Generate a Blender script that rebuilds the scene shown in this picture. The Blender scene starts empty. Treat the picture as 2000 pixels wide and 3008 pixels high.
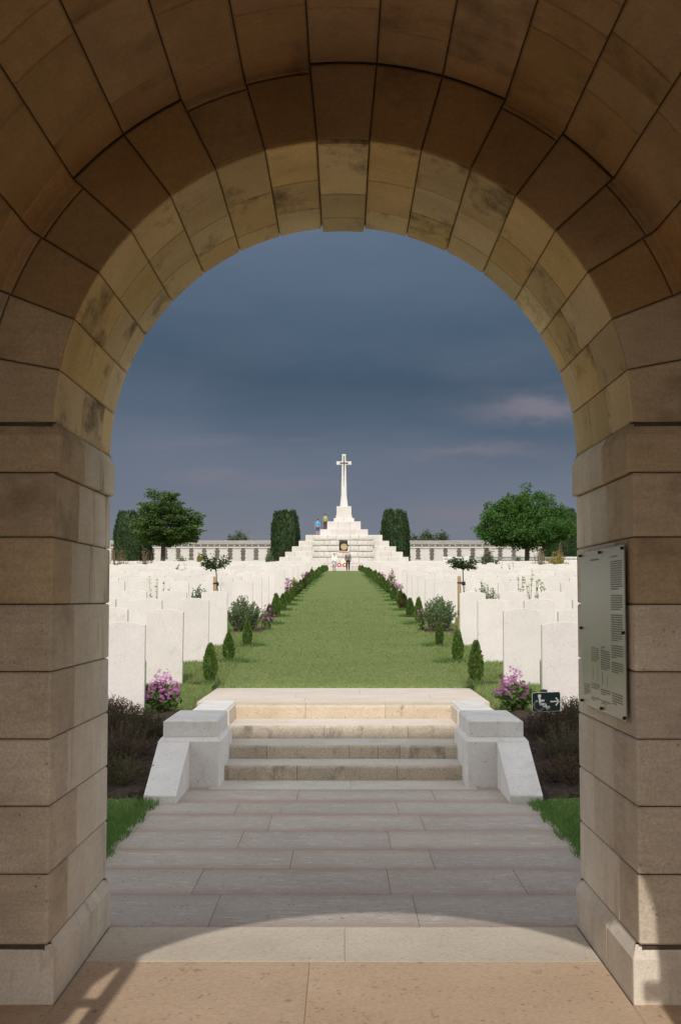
import bpy, bmesh, math, random
import numpy as np
from mathutils import Vector, Matrix
R_ = random.Random(7)
NR = np.random.RandomState(11)
S = bpy.context.scene
COL = S.collection
rad = math.radians

# ------------------------------------------------------------------ camera
F = 3850.0
cam_d = bpy.data.cameras.new('camera')
cam = bpy.data.objects.new('camera', cam_d)
COL.objects.link(cam)
cam_d.sensor_fit = 'HORIZONTAL'
cam_d.sensor_width = 36
cam_d.lens = 36 * F / 2000
cam_d.clip_start = 0.05
cam_d.clip_end = 5000
cam.location = (0, 0, 1.40)
cam.rotation_euler = (rad(90) + math.atan(259 / F), 0, 8 / F)
S.camera = cam

# ------------------------------------------------------------------ sky, sun, exposure
SUN_EL, SUN_AZ = rad(38), rad(2.2)
SUN_STRENGTH = 2.6
NISHITA_STRENGTH = 0.12
CLOUD_STRENGTH = 1.0
S.view_settings.view_transform = 'Standard'
S.view_settings.look = 'None'
S.view_settings.exposure = 0.0
S.view_settings.gamma = 1.0
S.view_settings.use_curve_mapping = False
S.cycles.max_bounces = 12
S.cycles.diffuse_bounces = 8
S.cycles.use_denoising = True

sd = Vector((math.sin(SUN_AZ) * math.cos(SUN_EL), math.cos(SUN_AZ) * math.cos(SUN_EL), -math.sin(SUN_EL)))
sl = bpy.data.lights.new('sun', 'SUN')
sl.energy = SUN_STRENGTH
sl.angle = rad(0.5)
sl.color = (1.0, 0.945, 0.87)
so = bpy.data.objects.new('sun', sl)
COL.objects.link(so)
so.rotation_euler = sd.to_track_quat('-Z', 'Y').to_euler()
so.location = (-5, -20, 25)


class NT:
    """small helper for node trees"""
    def __init__(self, tree):
        self.t = tree
        tree.nodes.clear()

    def n(self, typ, **kw):
        nd = self.t.nodes.new(typ)
        for k, v in kw.items():
            if k.startswith('i_'):
                key = k[2:]
                key = int(key) if key.isdigit() else key.replace('_', ' ')
                nd.inputs[key].default_value = v
            else:
                setattr(nd, k, v)
        return nd

    def l(self, a, b):
        self.t.links.new(a, b)

    def math(self, op, a, b=None, c=None, clamp=False):
        nd = self.t.nodes.new('ShaderNodeMath')
        nd.operation = op
        nd.use_clamp = clamp
        for i, v in enumerate((a, b, c)):
            if v is None:
                continue
            if isinstance(v, (int, float)):
                nd.inputs[i].default_value = v
            else:
                self.l(v, nd.inputs[i])
        return nd.outputs[0]

    def ramp(self, fac, stops, interp='LINEAR'):
        nd = self.t.nodes.new('ShaderNodeValToRGB')
        cr = nd.color_ramp
        cr.interpolation = interp
        while len(cr.elements) < len(stops):
            cr.elements.new(0.5)
        for e, (p, c) in zip(cr.elements, stops):
            e.position = p
            e.color = (c, c, c, 1) if isinstance(c, (int, float)) else (*c, 1)
        self.l(fac, nd.inputs[0])
        return nd.outputs[0]

    def mix(self, fac, a, b, typ='MIX'):
        nd = self.t.nodes.new('ShaderNodeMix')
        nd.data_type = 'RGBA'
        nd.blend_type = typ
        for v, i in ((fac, 0), (a, 6), (b, 7)):
            if isinstance(v, (int, float)):
                nd.inputs[i].default_value = v
            elif isinstance(v, tuple):
                nd.inputs[i].default_value = (*v, 1)
            else:
                self.l(v, nd.inputs[i])
        return nd.outputs[2]

    def noise(self, vec, scale, detail=4, rough=.55, mapping=None):
        if mapping:
            mp = self.n('ShaderNodeMapping')
            mp.inputs['Scale'].default_value = mapping
            self.l(vec, mp.inputs['Vector'])
            vec = mp.outputs[0]
        nd = self.n('ShaderNodeTexNoise')
        nd.inputs['Scale'].default_value = scale
        nd.inputs['Detail'].default_value = detail
        nd.inputs['Roughness'].default_value = rough
        self.l(vec, nd.inputs['Vector'])
        return nd.outputs[0]


world = bpy.data.worlds.new('World')
S.world = world
world.use_nodes = True
w = NT(world.node_tree)
tc = w.n('ShaderNodeTexCoord')
sep = w.n('ShaderNodeSeparateXYZ')
w.l(tc.outputs['Generated'], sep.inputs[0])
dx, dy, dz = sep.outputs
D = tc.outputs['Generated']
sky = w.n('ShaderNodeTexSky', sky_type='NISHITA')
sky.sun_disc = False
sky.sun_elevation = SUN_EL
sky.sun_rotation = math.atan2(-sd.x, -sd.y)
bg_sky = w.n('ShaderNodeBackground')
bg_sky.inputs['Strength'].default_value = NISHITA_STRENGTH
w.l(sky.outputs[0], bg_sky.inputs['Color'])
# storm front ahead of the camera: dark blue grey, paler and pinker low down
wob = w.noise(D, 3.2, 3, .5, (1, 1, 2.2))
ez = w.math('ADD', dz, w.math('MULTIPLY', w.math('SUBTRACT', wob, .5), .10))
storm = w.ramp(ez, [(0.0, (.190, .197, .228)), (.05, (.182, .202, .246)), (.085, (.150, .178, .235)), (.13, (.088, .126, .184)),
                    (.17, (.062, .098, .148)), (.21, (.072, .112, .170)), (.27, (.102, .145, .215)), (.42, (.26, .31, .39)), (.75, (.62, .66, .72))])
st2 = w.noise(D, 5.5, 5, .55, (1, 1, 3.4))
storm = w.mix(w.ramp(st2, [(.40, 0), (.66, .20)]), storm, (.17, .20, .26))
pk = w.noise(D, 7.0, 4, .5, (1, 1, 5.5))
pkm = w.math('MULTIPLY', w.ramp(pk, [(.60, 0), (.85, .45)]), w.ramp(dz, [(.0, .7), (.10, 1), (.16, .3), (.2, 0)]))
storm = w.mix(pkm, storm, (.29, .25, .265))
# a few separate pale pink cloud scraps low in the storm sky
cw = w.noise(D, 26, 5, .6, (1, 1, 2.5))
scr = None
for cx_, cz_, sx_, sz_, am in ((.150, .143, .045, .0085, .85), (.100, .112, .050, .006, .55), (.088, .064, .040, .007, .6), (-.100, .094, .030, .005, .5), (-.05, .088, .05, .006, .4)):
    a_ = w.math('DIVIDE', w.math('SUBTRACT', dx, cx_), sx_)
    b_ = w.math('DIVIDE', w.math('ADD', w.math('SUBTRACT', dz, cz_), w.math('MULTIPLY', w.math('SUBTRACT', cw, .5), .030)), sz_)
    r2 = w.math('ADD', w.math('MULTIPLY', a_, a_), w.math('MULTIPLY', b_, b_))
    m_ = w.math('MULTIPLY', w.math('POWER', 2.718, w.math('MULTIPLY', r2, -1.0)), am)
    scr = m_ if scr is None else w.math('MAXIMUM', scr, m_)
scr = w.math('MULTIPLY', scr, w.ramp(dy, [(.3, 0), (.7, 1)]))
storm = w.mix(scr, storm, (.215, .20, .245))
# bright broken cloud behind, where the sun stands
cn = w.noise(D, 2.4, 6, .6, (1, 1, 1.6))
cloud = w.mix(w.ramp(cn, [(.40, 0), (.62, 1)]), (.95, .97, 1.0), (1.55, 1.5, 1.44))
cloud = w.mix(1.0, cloud, w.ramp(dz, [(.0, 1.40), (.25, 1.25), (.5, .98), (1.0, .74)]), 'MULTIPLY')
front = w.ramp(w.math('ADD', dy, w.math('MULTIPLY', w.math('SUBTRACT', wob, .5), .5)), [(.02, 0), (.62, 1)], 'EASE')
ccol = w.mix(front, cloud, storm)
bg_c = w.n('ShaderNodeBackground')
bg_c.inputs['Strength'].default_value = CLOUD_STRENGTH
w.l(ccol, bg_c.inputs['Color'])
cover = w.math('MAXIMUM', front, w.ramp(cn, [(.36, .25), (.56, 1)]))
mixs = w.n('ShaderNodeMixShader')
w.l(cover, mixs.inputs[0])
w.l(bg_sky.outputs[0], mixs.inputs[1])
w.l(bg_c.outputs[0], mixs.inputs[2])
wo = w.n('ShaderNodeOutputWorld')
w.l(mixs.outputs[0], wo.inputs[0])


# ------------------------------------------------------------------ materials
def stone(name, c1, c2, scale=2.2, grain=90, stain=None, stain_amt=0.0, stain_map=(5, 5, .8), stain_thr=(.56, .70), var=.22, bump=.25,
          rough=.85, pits=0.0, pit_scale=45, streak=0.0, grain_amt=.16, edge=None):
    m = bpy.data.materials.new(name)
    m.use_nodes = True
    g = NT(m.node_tree)
    tc = g.n('ShaderNodeTexCoord')
    oi = g.n('ShaderNodeObjectInfo')
    off = g.n('ShaderNodeVectorMath', operation='MULTIPLY_ADD')
    cx = g.n('ShaderNodeCombineXYZ')
    for i in range(3):
        g.l(oi.outputs['Random'], cx.inputs[i])
    g.l(cx.outputs[0], off.inputs[0])
    off.inputs[1].default_value = (31, 47, 19)
    g.l(tc.outputs['Object'], off.inputs[2])
    v = off.outputs[0]
    a = g.noise(v, scale, 6, .62)
    col = g.mix(g.ramp(a, [(.32, 0), (.68, 1)]), c1, c2)
    b = g.noise(v, grain, 3, .6)
    col = g.mix(1.0, col, g.ramp(b, [(.25, 1 - grain_amt), (.75, 1 + grain_amt)]), 'MULTIPLY')
    if streak:
        s = g.noise(v, 6, 4, .6, (1.0, 1.0, 7.0))
        col = g.mix(1.0, col, g.ramp(s, [(.3, 1 - streak), (.7, 1 + streak)]), 'MULTIPLY')
    if stain:
        s = g.noise(v, 1.0, 6, .68, stain_map)
        col = g.mix(g.math('MULTIPLY', g.ramp(s, [(stain_thr[0], 0), (stain_thr[1], 1)]), stain_amt), col, stain)
    if edge:
        sp_ = g.n('ShaderNodeSeparateXYZ')
        wv = g.n('ShaderNodeVectorMath', operation='ADD')
        g.l(tc.outputs['Generated'], wv.inputs[0])
        sp2 = g.n('ShaderNodeCombineXYZ')
        en = g.math('MULTIPLY', g.math('SUBTRACT', g.noise(v, 4, 5, .65), .5), .42)
        g.l(en, sp2.inputs[0])
        g.l(en, sp2.inputs[1])
        g.l(sp2.outputs[0], wv.inputs[1])
        g.l(wv.outputs[0], sp_.inputs[0])
        ex_ = g.math('MINIMUM', sp_.outputs[0], g.math('SUBTRACT', 1.0, sp_.outputs[0]))
        ey_ = g.math('MINIMUM', sp_.outputs[1], g.math('SUBTRACT', 1.0, sp_.outputs[1]))
        em = g.math('MAXIMUM', g.ramp(ex_, [(.0, .35), (.06, 0)]), g.ramp(ey_, [(.0, 1), (.26, 0)]))
        col = g.mix(g.math('MULTIPLY', em, edge[1]), col, edge[0])
    hgt = b
    if pits:
        vo = g.n('ShaderNodeTexVoronoi')
        vo.inputs['Scale'].default_value = pit_scale
        g.l(v, vo.inputs['Vector'])
        sel = g.noise(v, pit_scale * .35, 2)
        pm = g.math('MULTIPLY', g.ramp(vo.outputs['Distance'], [(.12, 1), (.24, 0)]), g.ramp(sel, [(.5, 0), (.6, 1)]))
        col = g.mix(g.math('MULTIPLY', pm, pits), col, (c1[0] * .28, c1[1] * .24, c1[2] * .2))
        hgt = g.math('SUBTRACT', b, pm)
    hs = g.n('ShaderNodeHueSaturation')
    g.l(col, hs.inputs['Color'])
    r = oi.outputs['Random']
    g.l(g.math('ADD', g.math('MULTIPLY', r, var), 1 - var / 2), hs.inputs['Value'])
    g.l(g.math('ADD', g.math('MULTIPLY', g.math('FRACT', g.math('MULTIPLY', r, 7.31)), var * .9), 1 - var * .45), hs.inputs['Saturation'])
    g.l(g.math('ADD', g.math('MULTIPLY', g.math('FRACT', g.math('MULTIPLY', r, 13.7)), var * .03), .5 - var * .015), hs.inputs['Hue'])
    p = g.n('ShaderNodeBsdfPrincipled')
    p.inputs['Roughness'].default_value = rough
    p.inputs['Specular IOR Level'].default_value = .25
    g.l(hs.outputs[0], p.inputs['Base Color'])
    bp = g.n('ShaderNodeBump')
    bp.inputs['Strength'].default_value = bump
    bp.inputs['Distance'].default_value = .004
    lowh = g.math('ADD', g.math('MULTIPLY', a, 1.5), hgt)
    g.l(lowh, bp.inputs['Height'])
    g.l(bp.outputs[0], p.inputs['Normal'])
    o = g.n('ShaderNodeOutputMaterial')
    g.l(p.outputs[0], o.inputs[0])
    return m


def leafm(name, c1, c2, scale=6, trans=.25, rough=.6):
    m = bpy.data.materials.new(name)
    m.use_nodes = True
    g = NT(m.node_tree)
    tc = g.n('ShaderNodeTexCoord')
    oi = g.n('ShaderNodeObjectInfo')
    a = g.noise(tc.outputs['Object'], scale, 3, .6)
    wn = g.n('ShaderNodeTexWhiteNoise')
    vv = g.n('ShaderNodeVectorMath', operation='SNAP')
    g.l(tc.outputs['Object'], vv.inputs[0])
    vv.inputs[1].default_value = (.04, .04, .04)
    g.l(vv.outputs[0], wn.inputs['Vector'])
    f = g.math('ADD', g.math('MULTIPLY', g.math('SUBTRACT', a, .5), 1.6), g.math('ADD', g.math('MULTIPLY', wn.outputs['Value'], .5), .22), clamp=True)
    col = g.mix(f, c1, c2)
    hs = g.n('ShaderNodeHueSaturation')
    g.l(col, hs.inputs['Color'])
    g.l(g.math('ADD', g.math('MULTIPLY', oi.outputs['Random'], .3), .85), hs.inputs['Value'])
    p = g.n('ShaderNodeBsdfPrincipled')
    p.inputs['Roughness'].default_value = rough
    p.inputs['Specular IOR Level'].default_value = .3
    g.l(hs.outputs[0], p.inputs['Base Color'])
    t = g.n('ShaderNodeBsdfTranslucent')
    g.l(hs.outputs[0], t.inputs['Color'])
    mx = g.n('ShaderNodeMixShader')
    mx.inputs[0].default_value = trans
    g.l(p.outputs[0], mx.inputs[1])
    g.l(t.outputs[0], mx.inputs[2])
    o = g.n('ShaderNodeOutputMaterial')
    g.l(mx.outputs[0], o.inputs[0])
    return m


def plain(name, c, rough=.6, metal=0.0, var=.12, scale=30):
    m = bpy.data.materials.new(name)
    m.use_nodes = True
    g = NT(m.node_tree)
    tc = g.n('ShaderNodeTexCoord')
    a = g.noise(tc.outputs['Object'], scale, 4, .6)
    col = g.mix(1.0, c, g.ramp(a, [(.3, 1 - var), (.7, 1 + var)]), 'MULTIPLY')
    p = g.n('ShaderNodeBsdfPrincipled')
    p.inputs['Roughness'].default_value = rough
    p.inputs['Metallic'].default_value = metal
    g.l(col, p.inputs['Base Color'])
    o = g.n('ShaderNodeOutputMaterial')
    g.l(p.outputs[0], o.inputs[0])
    return m


M = {}
M['wall'] = stone('limestone_wall', (.66, .57, .47), (.53, .445, .355), 2.6, 110, (.28, .20, .13), .55, (2.6, 2.6, 3.6), (.50, .74), .22, .4, grain_amt=.22, streak=.10, pits=.5, pit_scale=34)
M['reveal'] = stone('limestone_reveal', (.72, .65, .555), (.59, .52, .43), 2.6, 110, (.30, .23, .16), .55, (9, 7, 1.3), (.54, .72), .20, .4, grain_amt=.14, streak=.05)
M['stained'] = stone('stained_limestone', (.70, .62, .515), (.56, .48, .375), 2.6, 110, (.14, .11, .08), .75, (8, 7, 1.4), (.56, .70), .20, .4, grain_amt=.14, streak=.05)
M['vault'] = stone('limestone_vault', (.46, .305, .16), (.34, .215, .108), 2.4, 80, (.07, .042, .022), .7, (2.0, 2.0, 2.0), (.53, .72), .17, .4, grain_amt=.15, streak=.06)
M['mid'] = stone('shade_graded_limestone', (.55, .43, .30), (.43, .325, .215), 2.6, 110, (.17, .115, .07), .65, (2.6, 2.6, 3.0), (.52, .72), .18, .4, grain_amt=.18, streak=.08)  # stained limestone in a mid tone; shade towards the vault put into its colour
M['ring'] = stone('limestone_ring', (.70, .535, .30), (.54, .40, .21), 2.8, 100, (.12, .08, .045), .85, (3.4, 1.8, 3.4), (.54, .68), .32, .4, grain_amt=.15)
M['mortar'] = stone('mortar', (.11, .085, .06), (.07, .055, .04), 6, 60, var=0)
M['render'] = stone('outer_masonry', (.45, .40, .33), (.38, .33, .27), 3, 30, var=0)
M['slate'] = stone('roof_slate', (.10, .10, .11), (.07, .07, .08), 3, 20, var=0)
M['slab'] = stone('path_slab', (.445, .395, .352), (.38, .333, .294), 1.8, 60, (.62, .59, .555), .75, (9, 34, 8), (.55, .68), .09, .3, .8, .6, 26, grain_amt=.15, edge=((.345, .262, .215), .75))
M['slab_pale'] = stone('pale_slab', (.575, .505, .415), (.50, .43, .345), 2.2, 60, (.38, .28, .18), .6, (22, 12, 8), (.60, .72), .08, .3, .8, .5, 30, grain_amt=.14)
M['slab_brown'] = stone('brown_slab', (.56, .42, .30), (.49, .36, .25), 2.0, 70, (.24, .155, .10), .75, (22, 12, 8), (.60, .70), .10, .3, .8, .6, 27, grain_amt=.16)
M['slab_land'] = stone('landing_slab', (.64, .565, .49), (.56, .485, .41), 2.5, 60, (.36, .32, .28), .5, (3, 26, 8), (.62, .72), .08, .3, .85, .4, 20)
M['joint'] = stone('slab_joint', (.42, .36, .31), (.36, .31, .265), 8, 60, var=0)
M['step'] = stone('step_stone', (.48, .41, .325), (.37, .315, .25), 5, 70, (.10, .082, .063), .7, (9, 9, 4), (.54, .70), .16, .6, .9, .9, 50, grain_amt=.22)
M['step_top'] = stone('top_step_stone', (.58, .49, .375), (.50, .41, .305), 4, 70, (.26, .175, .11), .75, (14, 14, 9), (.60, .72), .10, .5, .9, .9, 42, grain_amt=.16)
M['tread'] = stone('step_tread', (.55, .515, .465), (.46, .425, .375), 4, 60, (.22, .18, .14), .6, (10, 22, 8), (.62, .75), .06, .3, .9, .4, 30)
M['portland'] = stone('pale_limestone', (.67, .655, .64), (.575, .555, .535), 3.0, 80, (.42, .345, .30), .6, (5, 5, 3), (.54, .72), .08, .45, grain_amt=.11, pits=.45, pit_scale=30)
M['head'] = stone('headstone_stone', (.65, .605, .58), (.60, .56, .535), 4.0, 60, (.43, .40, .375), .6, (6, 6, 5), (.58, .76), .10, .25, .8, .35, 34, grain_amt=.07)
M['monument'] = stone('monument_stone', (.63, .59, .555), (.55, .51, .475), .9, 14, (.36, .32, .285), .55, (.9, .9, 2.2), (.60, .80), .10, .2, grain_amt=.05)
M['cross'] = stone('cross_stone', (.66, .63, .60), (.60, .57, .54), .8, 14, var=0)
M['panel'] = stone('name_panel_stone', (.58, .545, .52), (.54, .505, .48), .7, 14, var=.05)
M['flint'] = stone('knapped_flint', (.20, .17, .15), (.10, .085, .08), 5, 12, (.62, .58, .54), .9, (3.2, 3.2, 3.2), (.66, .70), .1, .6)
M['coping'] = stone('coping_stone', (.50, .47, .44), (.40, .37, .35), 1.2, 8, (.22, .2, .19), .5, (.6, 2, 6), (.5, .7), .08, .2)
M['soil'] = stone('bed_soil', (.060, .042, .032), (.034, .024, .019), 9, 40, (.17, .12, .09), .6, (40, 40, 40), (.62, .70), 0, 1.0, .95, grain_amt=.5)
M['soil_red'] = stone('red_soil', (.115, .068, .048), (.065, .038, .027), 14, 40, var=0, bump=1.0, grain_amt=.5)
M['forecourt'] = stone('forecourt_tarmac', (.075, .068, .060), (.055, .05, .046), 2, 40, var=0)
M['iron'] = plain('dark_iron', (.03, .03, .032), .5, .6)
M['black'] = plain('black_rubber', (.012, .012, .013), .5)
M['wood'] = plain('stake_wood', (.34, .235, .12), .8, 0, .3, 40)
M['bark'] = plain('bark', (.055, .042, .03), .9, 0, .4, 12)
M['twig'] = plain('twig', (.10, .065, .04), .9, 0, .4, 40)
M['bronze'] = plain('dark_bronze', (.045, .034, .026), .5, .5, .5, 9)
M['disc'] = plain('old_concrete', (.40, .31, .18), .9, 0, .3, 6)
M['sword'] = plain('bronze_sword', (.035, .028, .022), .5, .5, .2, 6)
M['red'] = plain('poppy_red', (.50, .02, .025), .7)
M['cream'] = plain('cream_plaque', (.80, .74, .52), .7)
M['white'] = plain('white_paint', (.80, .80, .80), .6, 0, .05)
M['screw'] = plain('dark_screw', (.02, .018, .017), .4, .5)
M['ink'] = plain('engraved_text', (.145, .14, .115), .6)
M['ink_faint'] = plain('faint_text', (.205, .205, .165), .6)
M['signgreen'] = plain('sign_dark_green', (.006, .022, .018), .35, 0, .05)
M['postgreen'] = plain('post_green', (.006, .032, .024), .45, 0, .1)
M['skin'] = plain('skin', (.50, .30, .22), .6, 0, .05)
M['hair_grey'] = plain('grey_hair', (.30, .29, .28), .8)
M['hair_dark'] = plain('dark_hair', (.03, .02, .015), .8)
M['cap'] = plain('pale_cap', (.62, .52, .44), .8)
M['jacket'] = plain('white_jacket', (.86, .86, .88), .8, 0, .04)
M['blazer'] = plain('grey_blazer', (.125, .125, .14), .9, 0, .1)
M['trousers'] = plain('black_trousers', (.016, .016, .022), .9)
M['bluetop'] = plain('bright_blue_shirt', (.03, .38, .68), .8, 0, .04)
M['shorts'] = plain('denim_shorts', (.05, .10, .21), .9)
M['greentop'] = plain('green_shirt', (.20, .36, .07), .8, 0, .04)
M['paleband'] = plain('pale_stripe', (.55, .62, .40), .8, 0, .04)
M['brownpants'] = plain('brown_trousers', (.075, .028, .022), .9)
M['shoe'] = plain('brown_shoe', (.10, .045, .02), .6)

# polished information plate
mp_ = bpy.data.materials.new('polished_plate')
mp_.use_nodes = True
g = NT(mp_.node_tree)
tc = g.n('ShaderNodeTexCoord')
nz = g.noise(tc.outputs['Object'], 3, 3, .5, (1, 1, .4))
p = g.n('ShaderNodeBsdfPrincipled')
g.l(g.mix(nz, (.31, .305, .25), (.25, .255, .205)), p.inputs['Base Color'])
p.inputs['Metallic'].default_value = .25
p.inputs['Roughness'].default_value = .30
o = g.n('ShaderNodeOutputMaterial')
g.l(p.outputs[0], o.inputs[0])
M['plate'] = mp_

# patterned skirt
ms = bpy.data.materials.new('patterned_skirt')
ms.use_nodes = True
g = NT(ms.node_tree)
tc = g.n('ShaderNodeTexCoord')
nz = g.noise(tc.outputs['Object'], 9, 2, .5, (1, 1, 1.6))
p = g.n('ShaderNodeBsdfPrincipled')
g.l(g.ramp(nz, [(.46, (.02, .02, .03)), (.52, (.62, .62, .62))]), p.inputs['Base Color'])
o = g.n('ShaderNodeOutputMaterial')
g.l(p.outputs[0], o.inputs[0])
M['skirt'] = ms

# lawn
ml = bpy.data.materials.new('mown_lawn')
ml.use_nodes = True
g = NT(ml.node_tree)
tc = g.n('ShaderNodeTexCoord')
v = tc.outputs['Object']
a = g.noise(v, .9, 5, .6)
b = g.noise(v, 16, 4, .65, (1, .45, 1))
c = g.noise(v, 70, 2, .7, (1, .5, 1))
col = g.mix(g.ramp(a, [(.3, 0), (.7, 1)]), (.135, .185, .057), (.18, .22, .078))
col = g.mix(g.ramp(b, [(.50, 0), (.72, .6)]), col, (.25, .235, .115))
col = g.mix(1.0, col, g.ramp(c, [(.28, .42), (.72, 1.55)]), 'MULTIPLY')
p = g.n('ShaderNodeBsdfPrincipled')
p.inputs['Roughness'].default_value = .95
p.inputs['Specular IOR Level'].default_value = .1
g.l(col, p.inputs['Base Color'])
bp = g.n('ShaderNodeBump')
bp.inputs['Strength'].default_value = .6
bp.inputs['Distance'].default_value = .03
g.l(c, bp.inputs['Height'])
g.l(bp.outputs[0], p.inputs['Normal'])
o = g.n('ShaderNodeOutputMaterial')
g.l(p.outputs[0], o.inputs[0])
M['lawn'] = ml

M['blade'] = leafm('grass_blade', (.12, .195, .047), (.30, .34, .13), 8, .35)
M['blade_dark'] = leafm('lush_grass_blade', (.075, .17, .035), (.14, .25, .06), 8, .35)
M['conifer'] = leafm('conifer_leaf', (.028, .075, .012), (.15, .22, .045), 16, .18)
M['conifer_brown'] = leafm('browning_conifer_leaf', (.05, .035, .015), (.085, .10, .03), 9, .15)
M['yew'] = leafm('yew_leaf', (.016, .036, .012), (.045, .082, .022), 1.2, .1)
M['maple'] = leafm('maple_leaf', (.022, .065, .014), (.105, .15, .035), .9, .2)
M['maple_b'] = leafm('round_tree_leaf', (.026, .085, .012), (.085, .175, .028), .9, .22)
M['far_tree'] = leafm('far_tree_leaf', (.05, .075, .04), (.075, .10, .055), .5, .1)
M['sage'] = leafm('silvery_leaf', (.05, .125, .035), (.24, .32, .16), 14, .28)
M['glossy'] = leafm('rose_leaf', (.018, .045, .012), (.075, .105, .03), 14, .2)
M['stalk'] = leafm('stalk_leaf', (.09, .15, .02), (.25, .30, .05), 12, .3)
M['dry'] = leafm('dry_stems', (.17, .11, .06), (.26, .19, .11), 5, .2)
M['yellow'] = leafm('yellow_leaf', (.16, .17, .02), (.52, .36, .03), 4, .25)
M['geran'] = leafm('geranium_leaf', (.05, .13, .02), (.12, .22, .045), 14, .3)
M['pink'] = leafm('pink_petal', (.42, .085, .34), (.62, .22, .52), 24, .35)
M['redpink'] = leafm('crimson_petal', (.30, .04, .12), (.45, .10, .22), 9, .3)
M['heather'] = leafm('heather_leaf', (.022, .016, .010), (.125, .066, .032), 5, .2)
M['heather_green'] = leafm('green_heather_leaf', (.03, .038, .014), (.125, .12, .035), 6, .15)
M['grey_twig'] = plain('grey_twig', (.10, .078, .052), .9, 0, .4, 30)


# ------------------------------------------------------------------ object helpers
def tag(o, label=None, cat=None, group=None, kind=None):
    if label:
        o['label'] = label
    if cat:
        o['category'] = cat
    if group:
        o['group'] = group
    if kind:
        o['kind'] = kind
    return o


def empty(name, loc, label=None, cat=None, group=None, kind=None):
    o = bpy.data.objects.new(name, None)
    o.empty_display_size = .2
    o.location = loc
    COL.objects.link(o)
    return tag(o, label, cat, group, kind)


def wloc(o):
    p = Vector((0, 0, 0))
    while o is not None:
        p += o.location
        o = o.parent
    return p


def mesh_obj(name, V, Fc, mat, parent=None, loc=None, smooth=False):
    """V in world coordinates; becomes local to the parent's (or own) location"""
    V = np.asarray(V, dtype=float)
    base = wloc(parent) if parent is not None else Vector(loc if loc is not None else (0, 0, 0))
    V = V - np.array(base)
    me = bpy.data.meshes.new(name)
    me.from_pydata(V.tolist(), [], Fc if isinstance(Fc, list) else Fc.tolist())
    me.update()
    if smooth:
        me.polygons.foreach_set('use_smooth', [True] * len(me.polygons))
    o = bpy.data.objects.new(name, me)
    COL.objects.link(o)
    if parent is not None:
        o.parent = parent
    elif loc is not None:
        o.location = loc
    me.materials.append(M[mat])
    return o


class MB:
    def __init__(self):
        self.v, self.f = [], []

    def add(self, V, Fc):
        n = len(self.v)
        self.v.extend([tuple(map(float, q)) for q in V])
        self.f.extend([tuple(int(i) + n for i in q) for q in Fc])
        return self

    def hull(self, pts):
        bm = bmesh.new()
        for q in pts:
            bm.verts.new(q)
        bmesh.ops.convex_hull(bm, input=bm.verts)
        bm.verts.ensure_lookup_table()
        loose = [x for x in bm.verts if not x.link_faces]
        for x in loose:
            bm.verts.remove(x)
        bm.verts.index_update()
        self.add([x.co[:] for x in bm.verts], [[x.index for x in fc.verts] for fc in bm.faces])
        bm.free()
        return self

    def cbox(self, x0, x1, y0, y1, z0, z1, c=.005):
        if c <= 0:
            P = [(x, y, z) for x in (x0, x1) for y in (y0, y1) for z in (z0, z1)]
            return self.add(P, [(0, 1, 3, 2), (4, 6, 7, 5), (0, 4, 5, 1), (2, 3, 7, 6), (0, 2, 6, 4), (1, 5, 7, 3)])
        P = []
        for sx, x in ((1, x0), (-1, x1)):
            for sy, y in ((1, y0), (-1, y1)):
                for sz, z in ((1, z0), (-1, z1)):
                    P += [(x, y + sy * c, z + sz * c), (x + sx * c, y, z + sz * c), (x + sx * c, y + sy * c, z)]
        return self.hull(P)

    def tube(self, pts, rads, n=6, cap=True):
        pts = [Vector(q) for q in pts]
        if isinstance(rads, (int, float)):
            rads = [rads] * len(pts)
        V, Fc = [], []
        up = Vector((.13, .31, 1)).normalized()
        for i, q in enumerate(pts):
            t = (pts[min(i + 1, len(pts) - 1)] - pts[max(i - 1, 0)]).normalized()
            a = t.cross(up)
            if a.length < .05:
                a = t.cross(Vector((1, 0, 0)))
            a.normalize()
            b = t.cross(a)
            for k in range(n):
                th = 2 * math.pi * k / n
                V.append(q + (a * math.cos(th) + b * math.sin(th)) * rads[i])
        for i in range(len(pts) - 1):
            for k in range(n):
                Fc.append((i * n + k, i * n + (k + 1) % n, (i + 1) * n + (k + 1) % n, (i + 1) * n + k))
        if cap:
            Fc.append(tuple(range(n)))
            Fc.append(tuple(range((len(pts) - 1) * n, len(pts) * n))[::-1])
        return self.add(V, Fc)

    def lathe(self, c, prof, n=12):
        V, Fc = [], []
        for r, z in prof:
            for k in range(n):
                th = 2 * math.pi * k / n
                V.append((c[0] + r * math.cos(th), c[1] + r * math.sin(th), c[2] + z))
        for i in range(len(prof) - 1):
            for k in range(n):
                Fc.append((i * n + k, i * n + (k + 1) % n, (i + 1) * n + (k + 1) % n, (i + 1) * n + k))
        Fc.append(tuple(range(n))[::-1])
        Fc.append(tuple(range((len(prof) - 1) * n, len(prof) * n)))
        return self.add(V, Fc)

    def build(self, name, mat, parent=None, loc=None, smooth=False):
        return mesh_obj(name, self.v, self.f, mat, parent, loc, smooth)


def copy_tree(o, parent=None):
    c = o.copy()
    COL.objects.link(c)
    if parent is not None:
        c.parent = parent
    for ch in list(o.children):
        copy_tree(ch, c)
    return c


ORD = ['first', 'second', 'third', 'fourth', 'fifth', 'sixth', 'seventh', 'eighth', 'ninth', 'tenth', 'eleventh', 'twelfth',
       'thirteenth', 'fourteenth', 'fifteenth', 'sixteenth', 'seventeenth', 'eighteenth', 'nineteenth', 'twentieth']


# ------------------------------------------------------------------ ground
def zlawn(y):
    t = y - 11.35
    return .39 + .0435 * t - .0000883 * t * t if t < 160 else .39 + .0435 * 160 - .0000883 * 25600


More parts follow.
